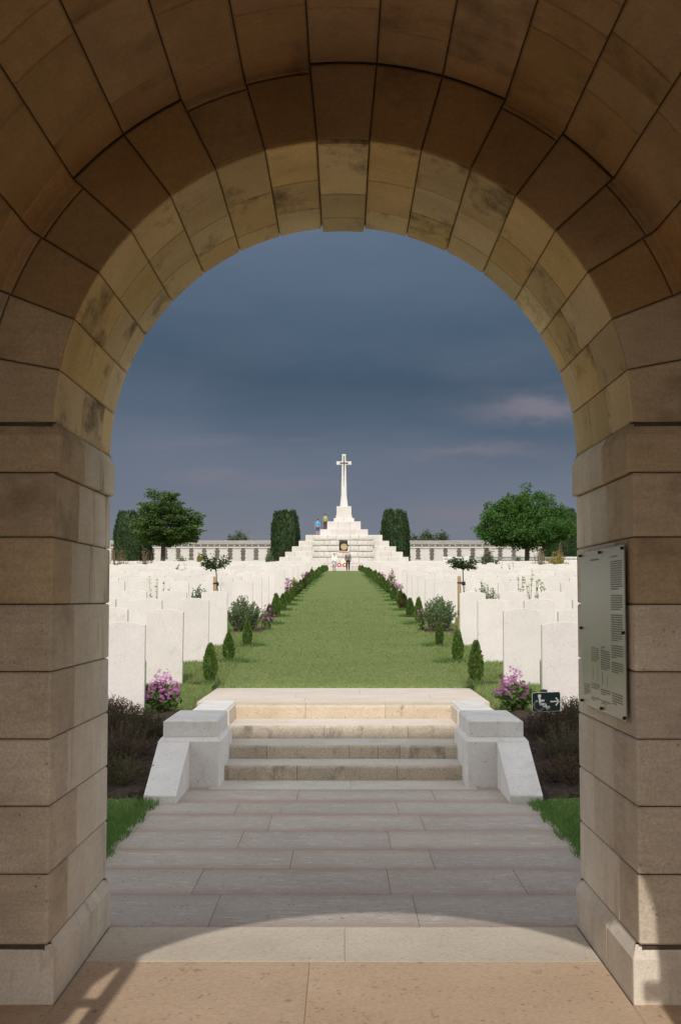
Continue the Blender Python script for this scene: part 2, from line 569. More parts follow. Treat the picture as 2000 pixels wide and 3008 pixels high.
def sstep(a, b, x):
    t = min(1, max(0, (x - a) / (b - a)))
    return t * t * (3 - 2 * t)


def ground_z(x, y):
    ax = abs(x)
    far = zlawn(max(y, 11.35))
    if ax < 1.36:
        if y < 12.31:
            return -.03
        if y < 14.18:
            return .38
        return far - .045 * (1 - sstep(14.2, 15.6, y))
    side = .02 + (zlawn(11.35) - .02) * sstep(9.0, 11.3, y) if y < 11.35 else far
    if y < 9.0:
        side = .012
    return side


xs = [-400, -200, -90, -45, -25, -14, -8, -5, -3.5, -2.6, -2.0, -1.6, -1.42, -1.359, 1.359, 1.42, 1.6, 2.0, 2.6, 3.5, 5, 8, 14, 25, 45, 90, 200, 400]
xs = sorted(set(xs + [-.7, 0, .7, -1.355, 1.355]))
ys = [-150, -60, -25, -8, 0, 2, 4, 5.7, 6.5, 7.5, 8.5, 9.0] + [9.0 + .25 * i for i in range(1, 10)] + [11.35, 12.30, 12.32, 12.5, 13.3, 14.17, 14.19] + \
     [14.6 + .4 * i for i in range(12)] + [20 + 2.65 * i for i in range(38)] + [124, 130, 140, 150, 170, 200, 300, 600, 1500]
ys = sorted(set(ys))
V = [(x, y, ground_z(x, y)) for y in ys for x in xs]
nx = len(xs)
Fc = [(j * nx + i, j * nx + i + 1, (j + 1) * nx + i + 1, (j + 1) * nx + i) for j in range(len(ys) - 1) for i in range(nx - 1)]
tag(mesh_obj('ground', V, Fc, 'lawn', smooth=True), kind='structure')

# ------------------------------------------------------------------ gatehouse: swept masonry
YO, YI, YN, YF = 2.05, 2.75, 4.65, 5.78      # outer face, vault from..to, far face
RA, RV = 1.030, 1.320                        # arch and vault radii
ZS = 2.035                                   # springing


class Path:
    def __init__(self, pts, rr=.012):
        pts = [np.array(q, float) for q in pts]
        P, self.corner = [pts[0]], []
        s_nom = []
        for i in range(1, len(pts) - 1):
            a = pts[i - 1] - pts[i]
            b = pts[i + 1] - pts[i]
            a /= np.linalg.norm(a)
            b /= np.linalg.norm(b)
            p0, p2 = pts[i] + a * rr, pts[i] + b * rr
            mid = (p0 + p2) / 2 * .45 + pts[i] * .55
            P += [p0, mid, p2]
            s_nom.append(len(P) - 2)
        P.append(pts[-1])
        self.P = np.array(P)
        d = np.diff(self.P, axis=0)
        L = np.linalg.norm(d, axis=1)
        self.s = np.concatenate([[0], np.cumsum(L)])
        nn = np.stack([-d[:, 1], d[:, 0]], 1) / L[:, None]
        vn = np.zeros_like(self.P)
        vn[:-1] += nn
        vn[1:] += nn
        self.vn = vn / np.linalg.norm(vn, axis=1)[:, None]
        self.seg_n = nn
        self.cs = [self.s[i] for i in s_nom]          # arc length at each corner

    def ev(self, s):
        i = int(np.clip(np.searchsorted(self.s, s) - 1, 0, len(self.P) - 2))
        f = (s - self.s[i]) / (self.s[i + 1] - self.s[i])
        p = self.P[i] * (1 - f) + self.P[i + 1] * f
        if abs(f) < 1e-6:
            n = self.vn[i]
        elif abs(f - 1) < 1e-6:
            n = self.vn[i + 1]
        else:
            n = self.seg_n[i]
        return p, n

    def lines(self, a, b):
        return [q for q in self.s if a + 1e-4 < q < b - 1e-4]


def shell(path, s0, s1, t0, t1, mp, g=.0022, ch=.006, gt=None, nt=1, d0=0.0, topch=None, skirt=.05, ct=None):
    """one dressed stone: a face patch with chamfered edges and returns going into the wall"""
    gt = g if gt is None else gt
    ct = ch if ct is None else ct
    sl_ = [s0 + g, s0 + g + ch] + [q for q in path.lines(s0 + g + ch * 1.5, s1 - g - ch * 1.5)] + [s1 - g - ch, s1 - g]
    ta, tb = t0 + gt, t1 - gt
    tl = [ta, ta + ct] + [ta + ct + (tb - ta - 2 * ct) * k / nt for k in range(1, nt)] + [tb - ct, tb]
    if topch:
        tl = [ta, ta + ct, tb - topch[0], tb]
    ns, ntn = len(sl_), len(tl)
    tw = R_.uniform(-.0012, .0012), R_.uniform(-.0012, .0012)
    V = []
    for j, t in enumerate(tl):
        for i, s in enumerate(sl_):
            p, n = path.ev(s)
            edge = (i in (0, ns - 1)) or (j in (0, ntn - 1))
            d = -ch * .9 if edge else d0 * 0
            if topch and j == ntn - 1:
                d = -topch[1]
            d += d0 + tw[0] * (i / ns - .5) + tw[1] * (j / ntn - .5)
            V.append(mp(p[0] + n[0] * d, p[1] + n[1] * d, t))
    Fc = [(j * ns + i, j * ns + i + 1, (j + 1) * ns + i + 1, (j + 1) * ns + i) for j in range(ntn - 1) for i in range(ns - 1)]
    ring = [i for i in range(ns)] + [j * ns + ns - 1 for j in range(1, ntn)] + [(ntn - 1) * ns + i for i in range(ns - 2, -1, -1)] + [j * ns for j in range(ntn - 2, 0, -1)]
    base = len(V)
    for r in ring:
        j, i = divmod(r, ns)
        p, n = path.ev(sl_[i])
        V.append(mp(p[0] - n[0] * skirt, p[1] - n[1] * skirt, tl[j]))
    m = len(ring)
    for k in range(m):
        Fc.append((ring[k], base + k, base + (k + 1) % m, ring[(k + 1) % m]))
    return V, Fc


def plan_pts(a, av):
    return [(1.75, YO), (a, YO), (a, YI), (av, YI), (av, YN), (a, YN), (a, YF), (1.75, YF)]


gate_house = empty('gatehouse', (0, 3.9, 0), 'arched stone gatehouse framing the whole view, its vault dark brown in shade', 'gatehouse')
arch_path = Path(plan_pts(RA, RV))
pier_path = Path(plan_pts(1.028, 1.335))
imp_path = Path(plan_pts(1.010, 1.317))
plin_path = Path(plan_pts(1.006, 1.31))


def arch_map(a, b, t):
    return (-a * math.cos(t), b, ZS + a * math.sin(t))


def pier_map(side):
    return lambda a, b, t: (side * a, b, t)


# mortar core behind the stones plus the outer shell and roof
core = MB()


def sheet(path, off, mp, ts):
    V, Fc = [], []
    n = len(path.P)
    for t in ts:
        for i in range(n):
            p = path.P[i] - path.vn[i] * off
            V.append(mp(p[0], p[1], t))
    for j in range(len(ts) - 1):
        for i in range(n - 1):
            Fc.append((j * n + i, j * n + i + 1, (j + 1) * n + i + 1, (j + 1) * n + i))
    core.add(V, Fc)


sheet(arch_path, .016, arch_map, [math.pi * k / 51 for k in range(52)])
for sd_ in (-1, 1):
    sheet(pier_path, .016, pier_map(sd_), [-.05, ZS])
core.build('mortar_core', 'mortar', gate_house)

outer = MB()
XW, HE = 3.0, 4.1
for yy, sg in ((YO + .03, -1), (YF - .03, 1)):
    # wall with the arch cut out
    n = 24
    inner = [(-1.7, yy, 0)] + [(-1.7 * math.cos(math.pi * k / n), yy, ZS + 1.7 * math.sin(math.pi * k / n)) for k in range(n + 1)] + [(1.7, yy, 0)]
    outp = []
    for q in inner:
        x, z = q[0], q[2]
        if z <= ZS + 1e-6:
            outp.append((math.copysign(XW, x), yy, z))
        else:
            k = min(XW / max(abs(x), 1e-6), (HE - ZS) / max(z - ZS, 1e-6))
            outp.append((x * k, yy, ZS + (z - ZS) * k))
    outer.add(inner + outp, [(i, i + 1, len(inner) + i + 1, len(inner) + i) for i in range(len(inner) - 1)])
    for sx in (-1, 1):
        outer.add([(sx * XW, yy, HE), (sx * XW * .55, yy, HE), (sx * XW, yy, ZS + .9)], [(0, 1, 2)])
for sx in (-1, 1):
    outer.add([(sx * XW, YO + .03, -.05), (sx * XW, YF - .03, -.05), (sx * XW, YF - .03, HE), (sx * XW, YO + .03, HE)], [(0, 1, 2, 3)])
outer.build('outer_wall', 'render', gate_house)
roof = MB()
ex, ey0, ey1, ez_, rz_ = XW + .25, YO - .25, YF + .25, HE - .08, 6.0
ym = (YO + YF) / 2
roof.hull([(sx * ex, y, z) for sx in (-1, 1) for y in (ey0, ey1) for z in (ez_, ez_ + .08)] + [(sx * 2.4, ym, rz_) for sx in (-1, 1)])
roof.build('roof', 'slate', gate_house)

# pier courses
ZC = [.200, .442, .677, .911, .1471 + 1.0, 1.385, 1.624, 1.855]
ZC[4] = 1.147
C = pier_path.cs   # 0 outer, 1 YI edge, 2 vault start, 3 vault end (inner corner), 4 near edge, 5 far edge
for side in (-1, 1):
    for k in range(7):
        z0, z1 = ZC[k], ZC[k + 1]
        mp = pier_map(side)
        dep = C[5] - C[4]
        f1 = (.30, .42, .26, .38, .33, .28, .40)[(k + (side > 0) * 2) % 7] + R_.uniform(-.03, .03)
        f2 = (.62, .76, .70, .58, .72, .64, .68)[(k + (side > 0) * 3) % 7] + R_.uniform(-.03, .03)
        cuts = [C[3], C[4] + f1 * dep, C[4] + f2 * dep, C[5] + .3]
        for a, b in zip(cuts[:-1], cuts[1:]):
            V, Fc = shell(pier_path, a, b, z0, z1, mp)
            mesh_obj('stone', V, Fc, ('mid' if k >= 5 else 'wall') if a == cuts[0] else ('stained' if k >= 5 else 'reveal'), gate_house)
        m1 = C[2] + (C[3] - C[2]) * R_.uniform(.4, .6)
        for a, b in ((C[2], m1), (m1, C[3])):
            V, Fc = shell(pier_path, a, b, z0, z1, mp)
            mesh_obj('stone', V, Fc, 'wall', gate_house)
        m1 = C[0] + (C[1] - C[0]) * R_.uniform(.4, .6)
        for a, b in ((C[0] - .3, m1), (m1, C[2])):
            V, Fc = shell(pier_path, a, b, z0, z1, mp)
            mesh_obj('stone', V, Fc, 'wall', gate_house)
    # impost and plinth
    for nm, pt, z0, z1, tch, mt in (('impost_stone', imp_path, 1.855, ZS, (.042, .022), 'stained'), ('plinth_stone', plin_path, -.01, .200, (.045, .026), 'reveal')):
        c = pt.cs
        m1, m2 = c[4] + (c[5] - c[4]) * .40, c[4] + (c[5] - c[4]) * (.70 if side < 0 else .76)
        for a, b in ((c[0] - .3, c[1] - .4), (c[1] - .4, c[2]), (c[2], c[3]), (c[3], m1), (m1, m2), (m2, c[5] + .3)):
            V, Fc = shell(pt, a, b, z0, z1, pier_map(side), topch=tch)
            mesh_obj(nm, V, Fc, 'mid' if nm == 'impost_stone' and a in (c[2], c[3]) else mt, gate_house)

# voussoirs: 17 rings of arch stones
NV = 17
AC = arch_path.cs
for k in range(NV):
    t0, t1 = math.pi * k / NV, math.pi * (k + 1) / NV
    key = k == NV // 2
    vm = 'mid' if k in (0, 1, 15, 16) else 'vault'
    gt, ct = .0024 / 1.1, .006 / 1.1
    dep = AC[5] - AC[4]
    f1 = (.44, .36, .50, .40, .34, .47)[k % 6] + R_.uniform(-.03, .03)
    f2 = (.78, .70, .80, .74, .68, .76)[k % 6] + R_.uniform(-.03, .03)
    lip = R_.choice((0, 0, .035, .045, 0, .03))
    vs, ve = AC[2], AC[3] + (0 if key else lip)
    cuts = [ve, AC[4] + f1 * dep, AC[4] + f2 * dep, AC[5] + .35]
    for a, b in zip(cuts[:-1], cuts[1:]):
        # face stone wraps round the arris into the soffit
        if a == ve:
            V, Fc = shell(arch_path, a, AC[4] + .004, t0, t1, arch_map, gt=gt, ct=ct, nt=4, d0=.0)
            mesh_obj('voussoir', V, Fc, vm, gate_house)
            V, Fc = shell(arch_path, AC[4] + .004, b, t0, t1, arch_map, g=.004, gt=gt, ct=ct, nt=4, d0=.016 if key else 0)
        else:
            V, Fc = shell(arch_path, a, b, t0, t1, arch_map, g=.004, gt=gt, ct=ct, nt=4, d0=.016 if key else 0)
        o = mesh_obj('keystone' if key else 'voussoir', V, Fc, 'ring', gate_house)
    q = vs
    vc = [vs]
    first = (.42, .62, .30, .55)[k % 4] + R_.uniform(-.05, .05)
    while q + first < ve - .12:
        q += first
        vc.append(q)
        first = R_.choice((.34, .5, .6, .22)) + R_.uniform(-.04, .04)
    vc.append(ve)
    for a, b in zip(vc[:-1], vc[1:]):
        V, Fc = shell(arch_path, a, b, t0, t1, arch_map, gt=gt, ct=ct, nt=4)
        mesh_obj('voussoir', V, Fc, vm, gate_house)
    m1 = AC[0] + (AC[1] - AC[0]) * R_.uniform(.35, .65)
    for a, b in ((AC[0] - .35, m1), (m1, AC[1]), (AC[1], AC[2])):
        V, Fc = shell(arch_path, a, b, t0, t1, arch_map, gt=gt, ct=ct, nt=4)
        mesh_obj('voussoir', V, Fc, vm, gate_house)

# iron gate leaves standing open inside the outer arch (they throw the barred shadows)
gt_ = empty('iron_gate', (-.93, YO + .08, 0), 'dark iron gate leaf folded open against the left jamb of the outer arch', 'gate')
x = -.920
y0, y1 = YO + .08, YO + .85
for yy in (y0, y1):
    MB().cbox(x - .015, x + .015, yy - .022, yy + .022, .04, 2.35, .004).build('stile', 'iron', gt_)
for zz in (.12, 1.0, 1.72, 2.30):
    MB().cbox(x - .010, x + .010, y0 + .024, y1 - .024, zz, zz + .05, .003).build('rail', 'iron', gt_)
for i in range(6):
    yy = y0 + (y1 - y0) * (i + 1) / 7
    MB().tube([(x, yy, .15), (x, yy, 2.32)], .009, 6).build('bar', 'iron', gt_)
for zz in (.3, 1.955):
    MB().cbox(-1.03, x - .016, y0 - .03, y0 + .03, zz, zz + .045, .004).build('hinge', 'iron', gt_)
tag(MB().cbox(.945, 1.03, y0 + .02, y0 + .08, 1.955, 1.99, .004).build('iron_bracket', 'iron', loc=(1.0, y0, 1.96)), 'dark iron bracket left on the right jamb of the outer arch', 'bracket')

# information plate on the right reveal
pl = empty('information_plate', (1.018, 5.15, 1.3), 'polished metal information plate with columns of small text on the right jamb', 'sign')
PY0, PY1, PZ0, PZ1 = 4.72, 5.585, .965, 1.60
MB().cbox(1.0105, 1.0155, PY0, PY1, PZ0, PZ1, .0015).build('plate', 'plate', pl)
for u in (.015, .5, .985):
    for v_ in (.02, .5, .98):
        if (u, v_) == (.5, .5):
            continue
        yy, zz = PY1 + (PY0 - PY1) * u, PZ1 + (PZ0 - PZ1) * v_
        MB().tube([(1.0175, yy, zz), (1.0, yy, zz)], .0062, 8).build('screw', 'screw', pl)


def text_block(mb, u0, u1, v0, v1, pitch=.0135, wmean=.02):
    v_ = v0
    while v_ < v1:
        last = v_ + pitch >= v1
        u = u0
        end = u0 + (u1 - u0) * (R_.uniform(.4, .8) if last else 1)
        while u < end - .006:
            wl = min(R_.uniform(.4, 1.7) * wmean, end - u)
            ya, yb = PY1 + (PY0 - PY1) * u, PY1 + (PY0 - PY1) * (u + wl)
            za, zb = PZ1 + (PZ0 - PZ1) * v_, PZ1 + (PZ0 - PZ1) * (v_ + pitch * .48)
            mb.add([(1.0096, ya, za), (1.0096, yb, za), (1.0096, yb, zb), (1.0096, ya, zb)], [(0, 1, 2, 3)])
            u += wl + .006
        v_ += pitch


tx, tf = MB(), MB()
for a, b in ((.085, .26), (.285, .375), (.40, .55), (.58, .66), (.68, .745)):
    text_block(tx, .72, .955, a, b)
text_block(tx, .72, .92, .055, .065)
text_block(tx, .475, .68, .625, .74)
text_block(tx, .49, .58, .60, .615)
text_block(tf, .25, .44, .615, .70)
for r in range(8):
    text_block(tx, .50, .53, .755 + r * .011, .758 + r * .011, .011)
    text_block(tf, .61, .63, .755 + r * .011, .758 + r * .011, .011)
    text_block(tf, .28, .31, .74 + r * .011, .743 + r * .011, .011)
    text_block(tf, .39, .41, .74 + r * .011, .743 + r * .011, .011)
text_block(tf, .475, .68, .86, .895)
text_block(tf, .25, .44, .84, .87)
text_block(tf, .05, .21, .86, .93, .016)
text_block(tf, .72, .93, .86, .93, .015)
text_block(tf, .25, .68, .055, .065, .02, .05)
text_block(tf, .25, .44, .93, .95)
text_block(tf, .48, .68, .93, .955)
plate_ob = [c_ for c_ in pl.children if c_.name.startswith('plate')][0]
for mb_, mn_, nm_ in ((tx, 'ink', 'lettering'), (tf, 'ink_faint', 'faint_lettering')):
    mb_.build(nm_, mn_, plate_ob)['kind'] = 'stuff'


# ------------------------------------------------------------------ paving
def slab_mesh(x0, x1, y0, y1, z, g=.003, c=.005, deep=.05, ragged=None):
    t = [R_.uniform(-.0015, .0015) for _ in range(4)]
    xs_, ys_ = [x0 + g, x0 + g + c, x1 - g - c, x1 - g], [y0 + g, y0 + g + c, y1 - g - c, y1 - g]
    V = []
    for j, y in enumerate(ys_):
        for i, x in enumerate(xs_):
            e = i in (0, 3) or j in (0, 3)
            u, v_ = (x - x0) / (x1 - x0), (y - y0) / (y1 - y0)
            V.append((x, y, z - (c * .8 if e else 0) + t[0] * (1 - u) * (1 - v_) + t[1] * u * (1 - v_) + t[2] * u * v_ + t[3] * (1 - u) * v_))
    Fc = [(j * 4 + i, j * 4 + i + 1, j * 4 + i + 5, j * 4 + i + 4) for j in range(3) for i in range(3)]
    ring = [0, 1, 2, 3, 7, 11, 15, 14, 13, 12, 8, 4]
    for r in ring:
        V.append((V[r][0], V[r][1], z - deep))
    for k in range(12):
        Fc.append((ring[k], 16 + k, 16 + (k + 1) % 12, ring[(k + 1) % 12]))
    return V, Fc


def paving(parent, rows, x0, x1, z, mat, widths, seed=0):
    rr = random.Random(seed)
    for j, (ya, yb) in enumerate(zip(rows[:-1], rows[1:])):
        x = x0
        cuts = [x0]
        nx_ = x0 + rr.uniform(*widths) * (.6 if j % 2 else .95)
        while nx_ < x1 - .3:
            cuts.append(nx_)
            nx_ += rr.uniform(*widths)
        cuts.append(x1)
        for a, b in zip(cuts[:-1], cuts[1:]):
            V, Fc = slab_mesh(a, b, ya, yb, z, .0009, .0018)
            mesh_obj('paving_slab', V, Fc, mat, parent)


def bed_sheet(name, x0, x1, y0, y1, z, mat='joint'):
    o = mesh_obj(name, [(x0, y0, z), (x1, y0, z), (x1, y1, z), (x0, y1, z)], [(0, 1, 2, 3)], mat, loc=((x0 + x1) / 2, (y0 + y1) / 2, z))
    return tag(o, kind='structure')


path = bed_sheet('path', -1.33, 1.33, YF - .06, 10.4, -.008)
paving(path, [YF - .06, 6.346, 6.939, 7.471, 8.068, 8.668, 9.24, 9.815], -1.29, 1.29, 0, 'slab', (.62, 1.15), 3)
paving(path, [9.815, 10.36], -1.0, 1.0, .001, 'tread', (.8, 1.3), 5)
floor = bed_sheet('floor', -1.4, 1.4, YO, YF - .062, -.0085)
paving(floor, [5.188, YF - .06], -1.0, 1.0, .001, 'slab_pale', (.9, 1.6), 8)
paving(floor, [3.92, 5.188], -1.0, 1.0, .0, 'slab_brown', (.75, 1.1), 12)
paving(floor, [YO, 3.0, 3.92], -1.0, 1.0, .0, 'slab_brown', (.8, 1.1), 13)
for sx in (-1, 1):
    for ya, yb in ((2.76, 3.7), (3.7, 4.66)):
        V, Fc = slab_mesh(min(sx * 1.0, sx * 1.36), max(sx * 1.0, sx * 1.36), ya, yb, -.004, .002, .004)
        mesh_obj('paving_slab', V, Fc, 'slab_brown', floor)
bed_sheet('forecourt', -6, 6, -14, YO, .016, 'forecourt')

# ------------------------------------------------------------------ steps, landing, pedestals
HS = [.111, .221, .330, .453]
DS = [10.304, 10.743, 11.269, 11.912]
steps = empty('stone_steps', (0, 10.3, 0), 'flight of four weathered pale stone steps rising from the path to the grass', 'steps')
jx = [[-.36, .42], [-.62, .05, .28, .46], [-.16, .55], [-.34, .38]]
for k in range(4):
    d = DS[k]
    back = DS[k + 1] + .04 if k < 3 else 12.25
    xa = [-1.02] + jx[k] + [1.02]
    zb = HS[k - 1] - .02 if k else -.02
    for a, b in zip(xa[:-1], xa[1:]):
        blk = MB()
        # riser block with slightly worn nosing
        n = max(3, int((b - a) / .12))
        for i in range(n):
            pass
        pro = [(0, zb), (0, HS[k] - .022), (.004, HS[k] - .010), (.016, HS[k] - .002), (.034, HS[k]), (back - d, HS[k])]
        V, Fc = [], []
        xsn = [a + .0015 + (b - a - .003) * i / n for i in range(n + 1)]
        for i, x in enumerate(xsn):
            for q, (py, pz) in enumerate(pro):
                wv = .004 * math.sin(x * 9 + k) + .003 * math.sin(x * 23 + 2 * k) if 1 <= q <= 3 else 0
                V.append((x, d + py + wv * .7, pz + (wv if 1 <= q <= 2 else 0) * .6))
        m = len(pro)
        for i in range(n):
            for q in range(m - 1):
                Fc.append((i * m + q, i * m + q + 1, (i + 1) * m + q + 1, (i + 1) * m + q))
        Fc.append(tuple(range(m)))
        Fc.append(tuple(range(n * m, (n + 1) * m))[::-1])
        blk.add(V, Fc)
        o = blk.build('step_block', 'step_top' if k == 3 else 'step', steps)
    # pale worn tread, a thin skin over each step
    if k < 3:
        V, Fc = slab_mesh(-1.0, 1.0, d + .03, back - .045, HS[k] + .0035, .0005, .006, .008)
        mesh_obj('tread', V, Fc, 'slab_land' if k == 2 else 'tread', steps)

landing = bed_sheet('landing', -1.30, 1.30, 12.2, 14.2, HS[3] - .012)
paving(landing, [12.26, 12.72, 13.3, 14.2], -1.36, 1.36, HS[3] + .001, 'slab_land', (.9, 1.8), 21)

for side in (-1, 1):
    pd = empty('stair_pedestal', (side * 1.14, 10.4, 0),
               'pale stone pedestal with sloping buttress on the %s' % ('left of the steps, below the pink flowers' if side < 0 else 'right of the steps, beside the wheelchair sign'),
               'pedestal', 'pedestals flanking the steps')

    def sx_(pts):
        return [(side * -x, y, z) for x, y, z in pts]
    xi, xo = -.925, -1.395
    # base block, weathered top edge
    MB().hull(sx_([(xi - .012, 9.955, -.02), (xo, 9.955, -.02), (xo, 11.0, -.02), (xi, 11.0, -.02), (xi, 9.975, -.02),
                   (xi - .012, 9.955, .335), (xo, 9.955, .335), (xi, 9.975, .335), (xi, 11.0, .335), (xo, 11.0, .335),
                   (xi - .035, 10.0, .362), (xo + .02, 10.0, .362), (xi - .035, 11.0, .362), (xo + .02, 11.0, .362)])).build('base_block', 'portland', pd)
    # cap
    c = .010
    MB().hull(sx_([(xi - .03, 10.03, .364), (xo + .03, 10.03, .364), (xi - .03, 10.9, .364), (xo + .03, 10.9, .364),
                   (xi - .03, 10.03, .478), (xo + .03, 10.03, .478), (xi - .045, 10.055, .492), (xo + .05, 10.06, .492),
                   (xi - .045, 10.9, .492), (xo + .05, 10.9, .492), (xi - .03, 10.9, .478), (xo + .03, 10.9, .478)])).build('cap_block', 'portland', pd)
    # cheek wall running back to the landing
    MB().cbox(min(side * .998, side * 1.285), max(side * .998, side * 1.285), 10.905, 12.255, .30, .468, .006).build('cheek_wall', 'portland', pd)
    MB().cbox(min(side * .972, side * .9975), max(side * .972, side * .9975), 11.28, 12.0, .2, .460, .004).build('return_stone', 'slab_land', pd)
    # buttress
    MB().hull(sx_([(-1.150, 9.12, -.02), (-1.372, 9.12, -.02), (-1.150, 9.12, .052), (-1.372, 9.12, .052), (-1.150, 9.127, .060), (-1.372, 9.127, .060),
                   (-1.155, 9.952, .333), (-1.392, 9.952, .333), (-1.155, 9.952, -.02), (-1.392, 9.952, -.02)])).build('buttress', 'portland', pd)


# ------------------------------------------------------------------ soil beds
def soil_sheet(name, x0, x1, y0, y1, lift=.012, nxx=14, nyy=16, mat='soil', wob=.05, amp=.02, loc=None):
    V = []
    for j in range(nyy + 1):
        for i in range(nxx + 1):
            u, v_ = i / nxx, j / nyy
            x, y = x0 + (x1 - x0) * u, y0 + (y1 - y0) * v_
            e = min(u, 1 - u, v_, 1 - v_)
            if e == 0:
                x += R_.uniform(-wob, wob) * (1 if abs(x) > 1.4 else .2)
                y += R_.uniform(-wob, wob)
            z = ground_z(x if abs(x) > 1.37 else math.copysign(1.4, x), y) + (lift + R_.uniform(0, amp) if e > 0 else -.02)
            V.append((x, y, z))
    Fc = [(j * (nxx + 1) + i, j * (nxx + 1) + i + 1, (j + 1) * (nxx + 1) + i + 1, (j + 1) * (nxx + 1) + i) for j in range(nyy) for i in range(nxx)]
    return tag(mesh_obj(name, V, Fc, mat, loc=((x0 + x1) / 2, (y0 + y1) / 2, ground_z(x0, y0))), kind='structure')


for side in (-1, 1):
    a, b = sorted((side * 1.37, side * 3.4))
    soil_sheet('heather_bed', a, b, 9.15, 11.62, .014, 40, 40, amp=.03)
    a, b = sorted((side * 1.36, side * 1.95))
    soil_sheet('flower_bed', a, b, 22.0, 23.6, .012, 10, 16, 'soil_red')


# ------------------------------------------------------------------ leaf helpers
def unit(a):
    return a / np.maximum(np.linalg.norm(a, axis=1, keepdims=True), 1e-9)


def leaf_quads(Cn, Dr, ln, wd, rs, bend=.15):
    """diamond leaves: Cn base points, Dr directions, ln length, wd width ratio"""
    n = len(Cn)
    Dr = unit(Dr)
    sd = unit(np.cross(Dr, rs.normal(size=(n, 3))))
    nr = np.cross(Dr, sd)
    ln = np.broadcast_to(np.asarray(ln, float), (n,))[:, None]
    V = np.empty((n, 4, 3))
    V[:, 0] = Cn
    V[:, 1] = Cn + Dr * ln * .5 + sd * ln * wd * .5 + nr * ln * bend * .5
    V[:, 2] = Cn + Dr * ln
    V[:, 3] = Cn + Dr * ln * .5 - sd * ln * wd * .5 + nr * ln * bend * .5
    Fc = np.arange(n * 4).reshape(n, 4)
    return V.reshape(-1, 3), Fc


def blades(name, x0, x1, y0, y1, n, h, wdt, mat, rs, zf=ground_z, keep=None, lean=.5):
    X = rs.uniform(x0, x1, n)
    # density falls with distance so the texture keeps its grain
    Y = rs.uniform(y0, y1, n) if y1 - y0 < 8 else y0 * (y1 / y0) ** rs.uniform(0, 1, n)
    if keep is not None:
        k = keep(X, Y)
        X, Y = X[k], Y[k]
    n = len(X)
    Z = np.array([zf(x, y) for x, y in zip(X, Y)])
    H = rs.uniform(h * .5, h, n)
    a = rs.uniform(0, 6.283, n)
    W = wdt * (Y / y0)
    B = np.stack([X, Y, Z - .004], 1)
    s = np.stack([np.cos(a), np.sin(a), np.zeros(n)], 1) * W[:, None]
    tip = B + np.stack([rs.normal(0, lean, n) * H, rs.normal(0, lean, n) * H, H], 1)
    V = np.stack([B - s, B + s, tip], 1).reshape(-1, 3)
    o = mesh_obj(name, V, np.arange(n * 3).reshape(n, 3), mat)
    return tag(o, kind='stuff')


rs = np.random.RandomState(5)
for side in (-1, 1):
    a, b = sorted((side * 1.26, side * 2.6))
    edge = lambda X, Y: (np.abs(X) > 1.275 + .03 * np.sin(Y * 11) + .02 * np.sin(Y * 29)) & (Y < 9.18 + .06 * np.sin(X * 17))
    blades('verge_grass', a, b, 6.5, 9.25, 17000, .060, .0028, 'blade_dark', rs, zf=lambda x, y: .008, keep=edge)
    a, b = sorted((side * 1.30, side * 3.1))
    keep = lambda X, Y: ~((Y < 11.75 + .05 * np.sin(X * 13)) | (np.abs(X) < 1.37) & (Y < 14.2) | (np.abs(X) < 1.95) & (np.abs(X) > 1.36) & (Y > 22) & (Y < 23.5))
    blades('row_grass', a, b, 11.5, 26, 46000, .055, .0032, 'blade', rs, keep=keep)
blades('aisle_grass', -1.36, 1.36, 14.2, 44, 60000, .026, .0034, 'blade', rs, lean=.9, keep=lambda X, Y: rs.uniform(0, 1, len(X)) > np.clip((Y - 18) / 26, 0, 1))


# ------------------------------------------------------------------ headstones
def headstone_mesh(seed):
    r = random.Random(seed)
    wv, hv, tv, rise = .381 / 2, .815, .076 / 2, .030
    n = 9
    out = [(-wv, -.15), (wv, -.15), (wv, hv - rise)] + [(wv * math.cos(math.pi * k / n) if False else wv * (1 - 2 * k / n), hv - rise * (1 - 2 * k / n) ** 2) for k in range(1, n)] + [(-wv, hv - rise)]
    c = .003
    ins = [((abs(x) - c) * (1 if x > 0 else -1) if abs(x) > 1e-6 else 0, z - (c if z > .1 else 0)) for x, z in out]
    m = len(out)
    V = [(x, -tv, z) for x, z in ins] + [(x, -tv + c, z) for x, z in out] + [(x, tv - c, z) for x, z in out] + [(x, tv, z) for x, z in ins]
    Fc = [tuple(range(m))[::-1], tuple(range(3 * m, 4 * m))]
    for L in range(3):
        for i in range(m):
            Fc.append((L * m + i, L * m + (i + 1) % m, (L + 1) * m + (i + 1) % m, (L + 1) * m + i))
    return V, Fc


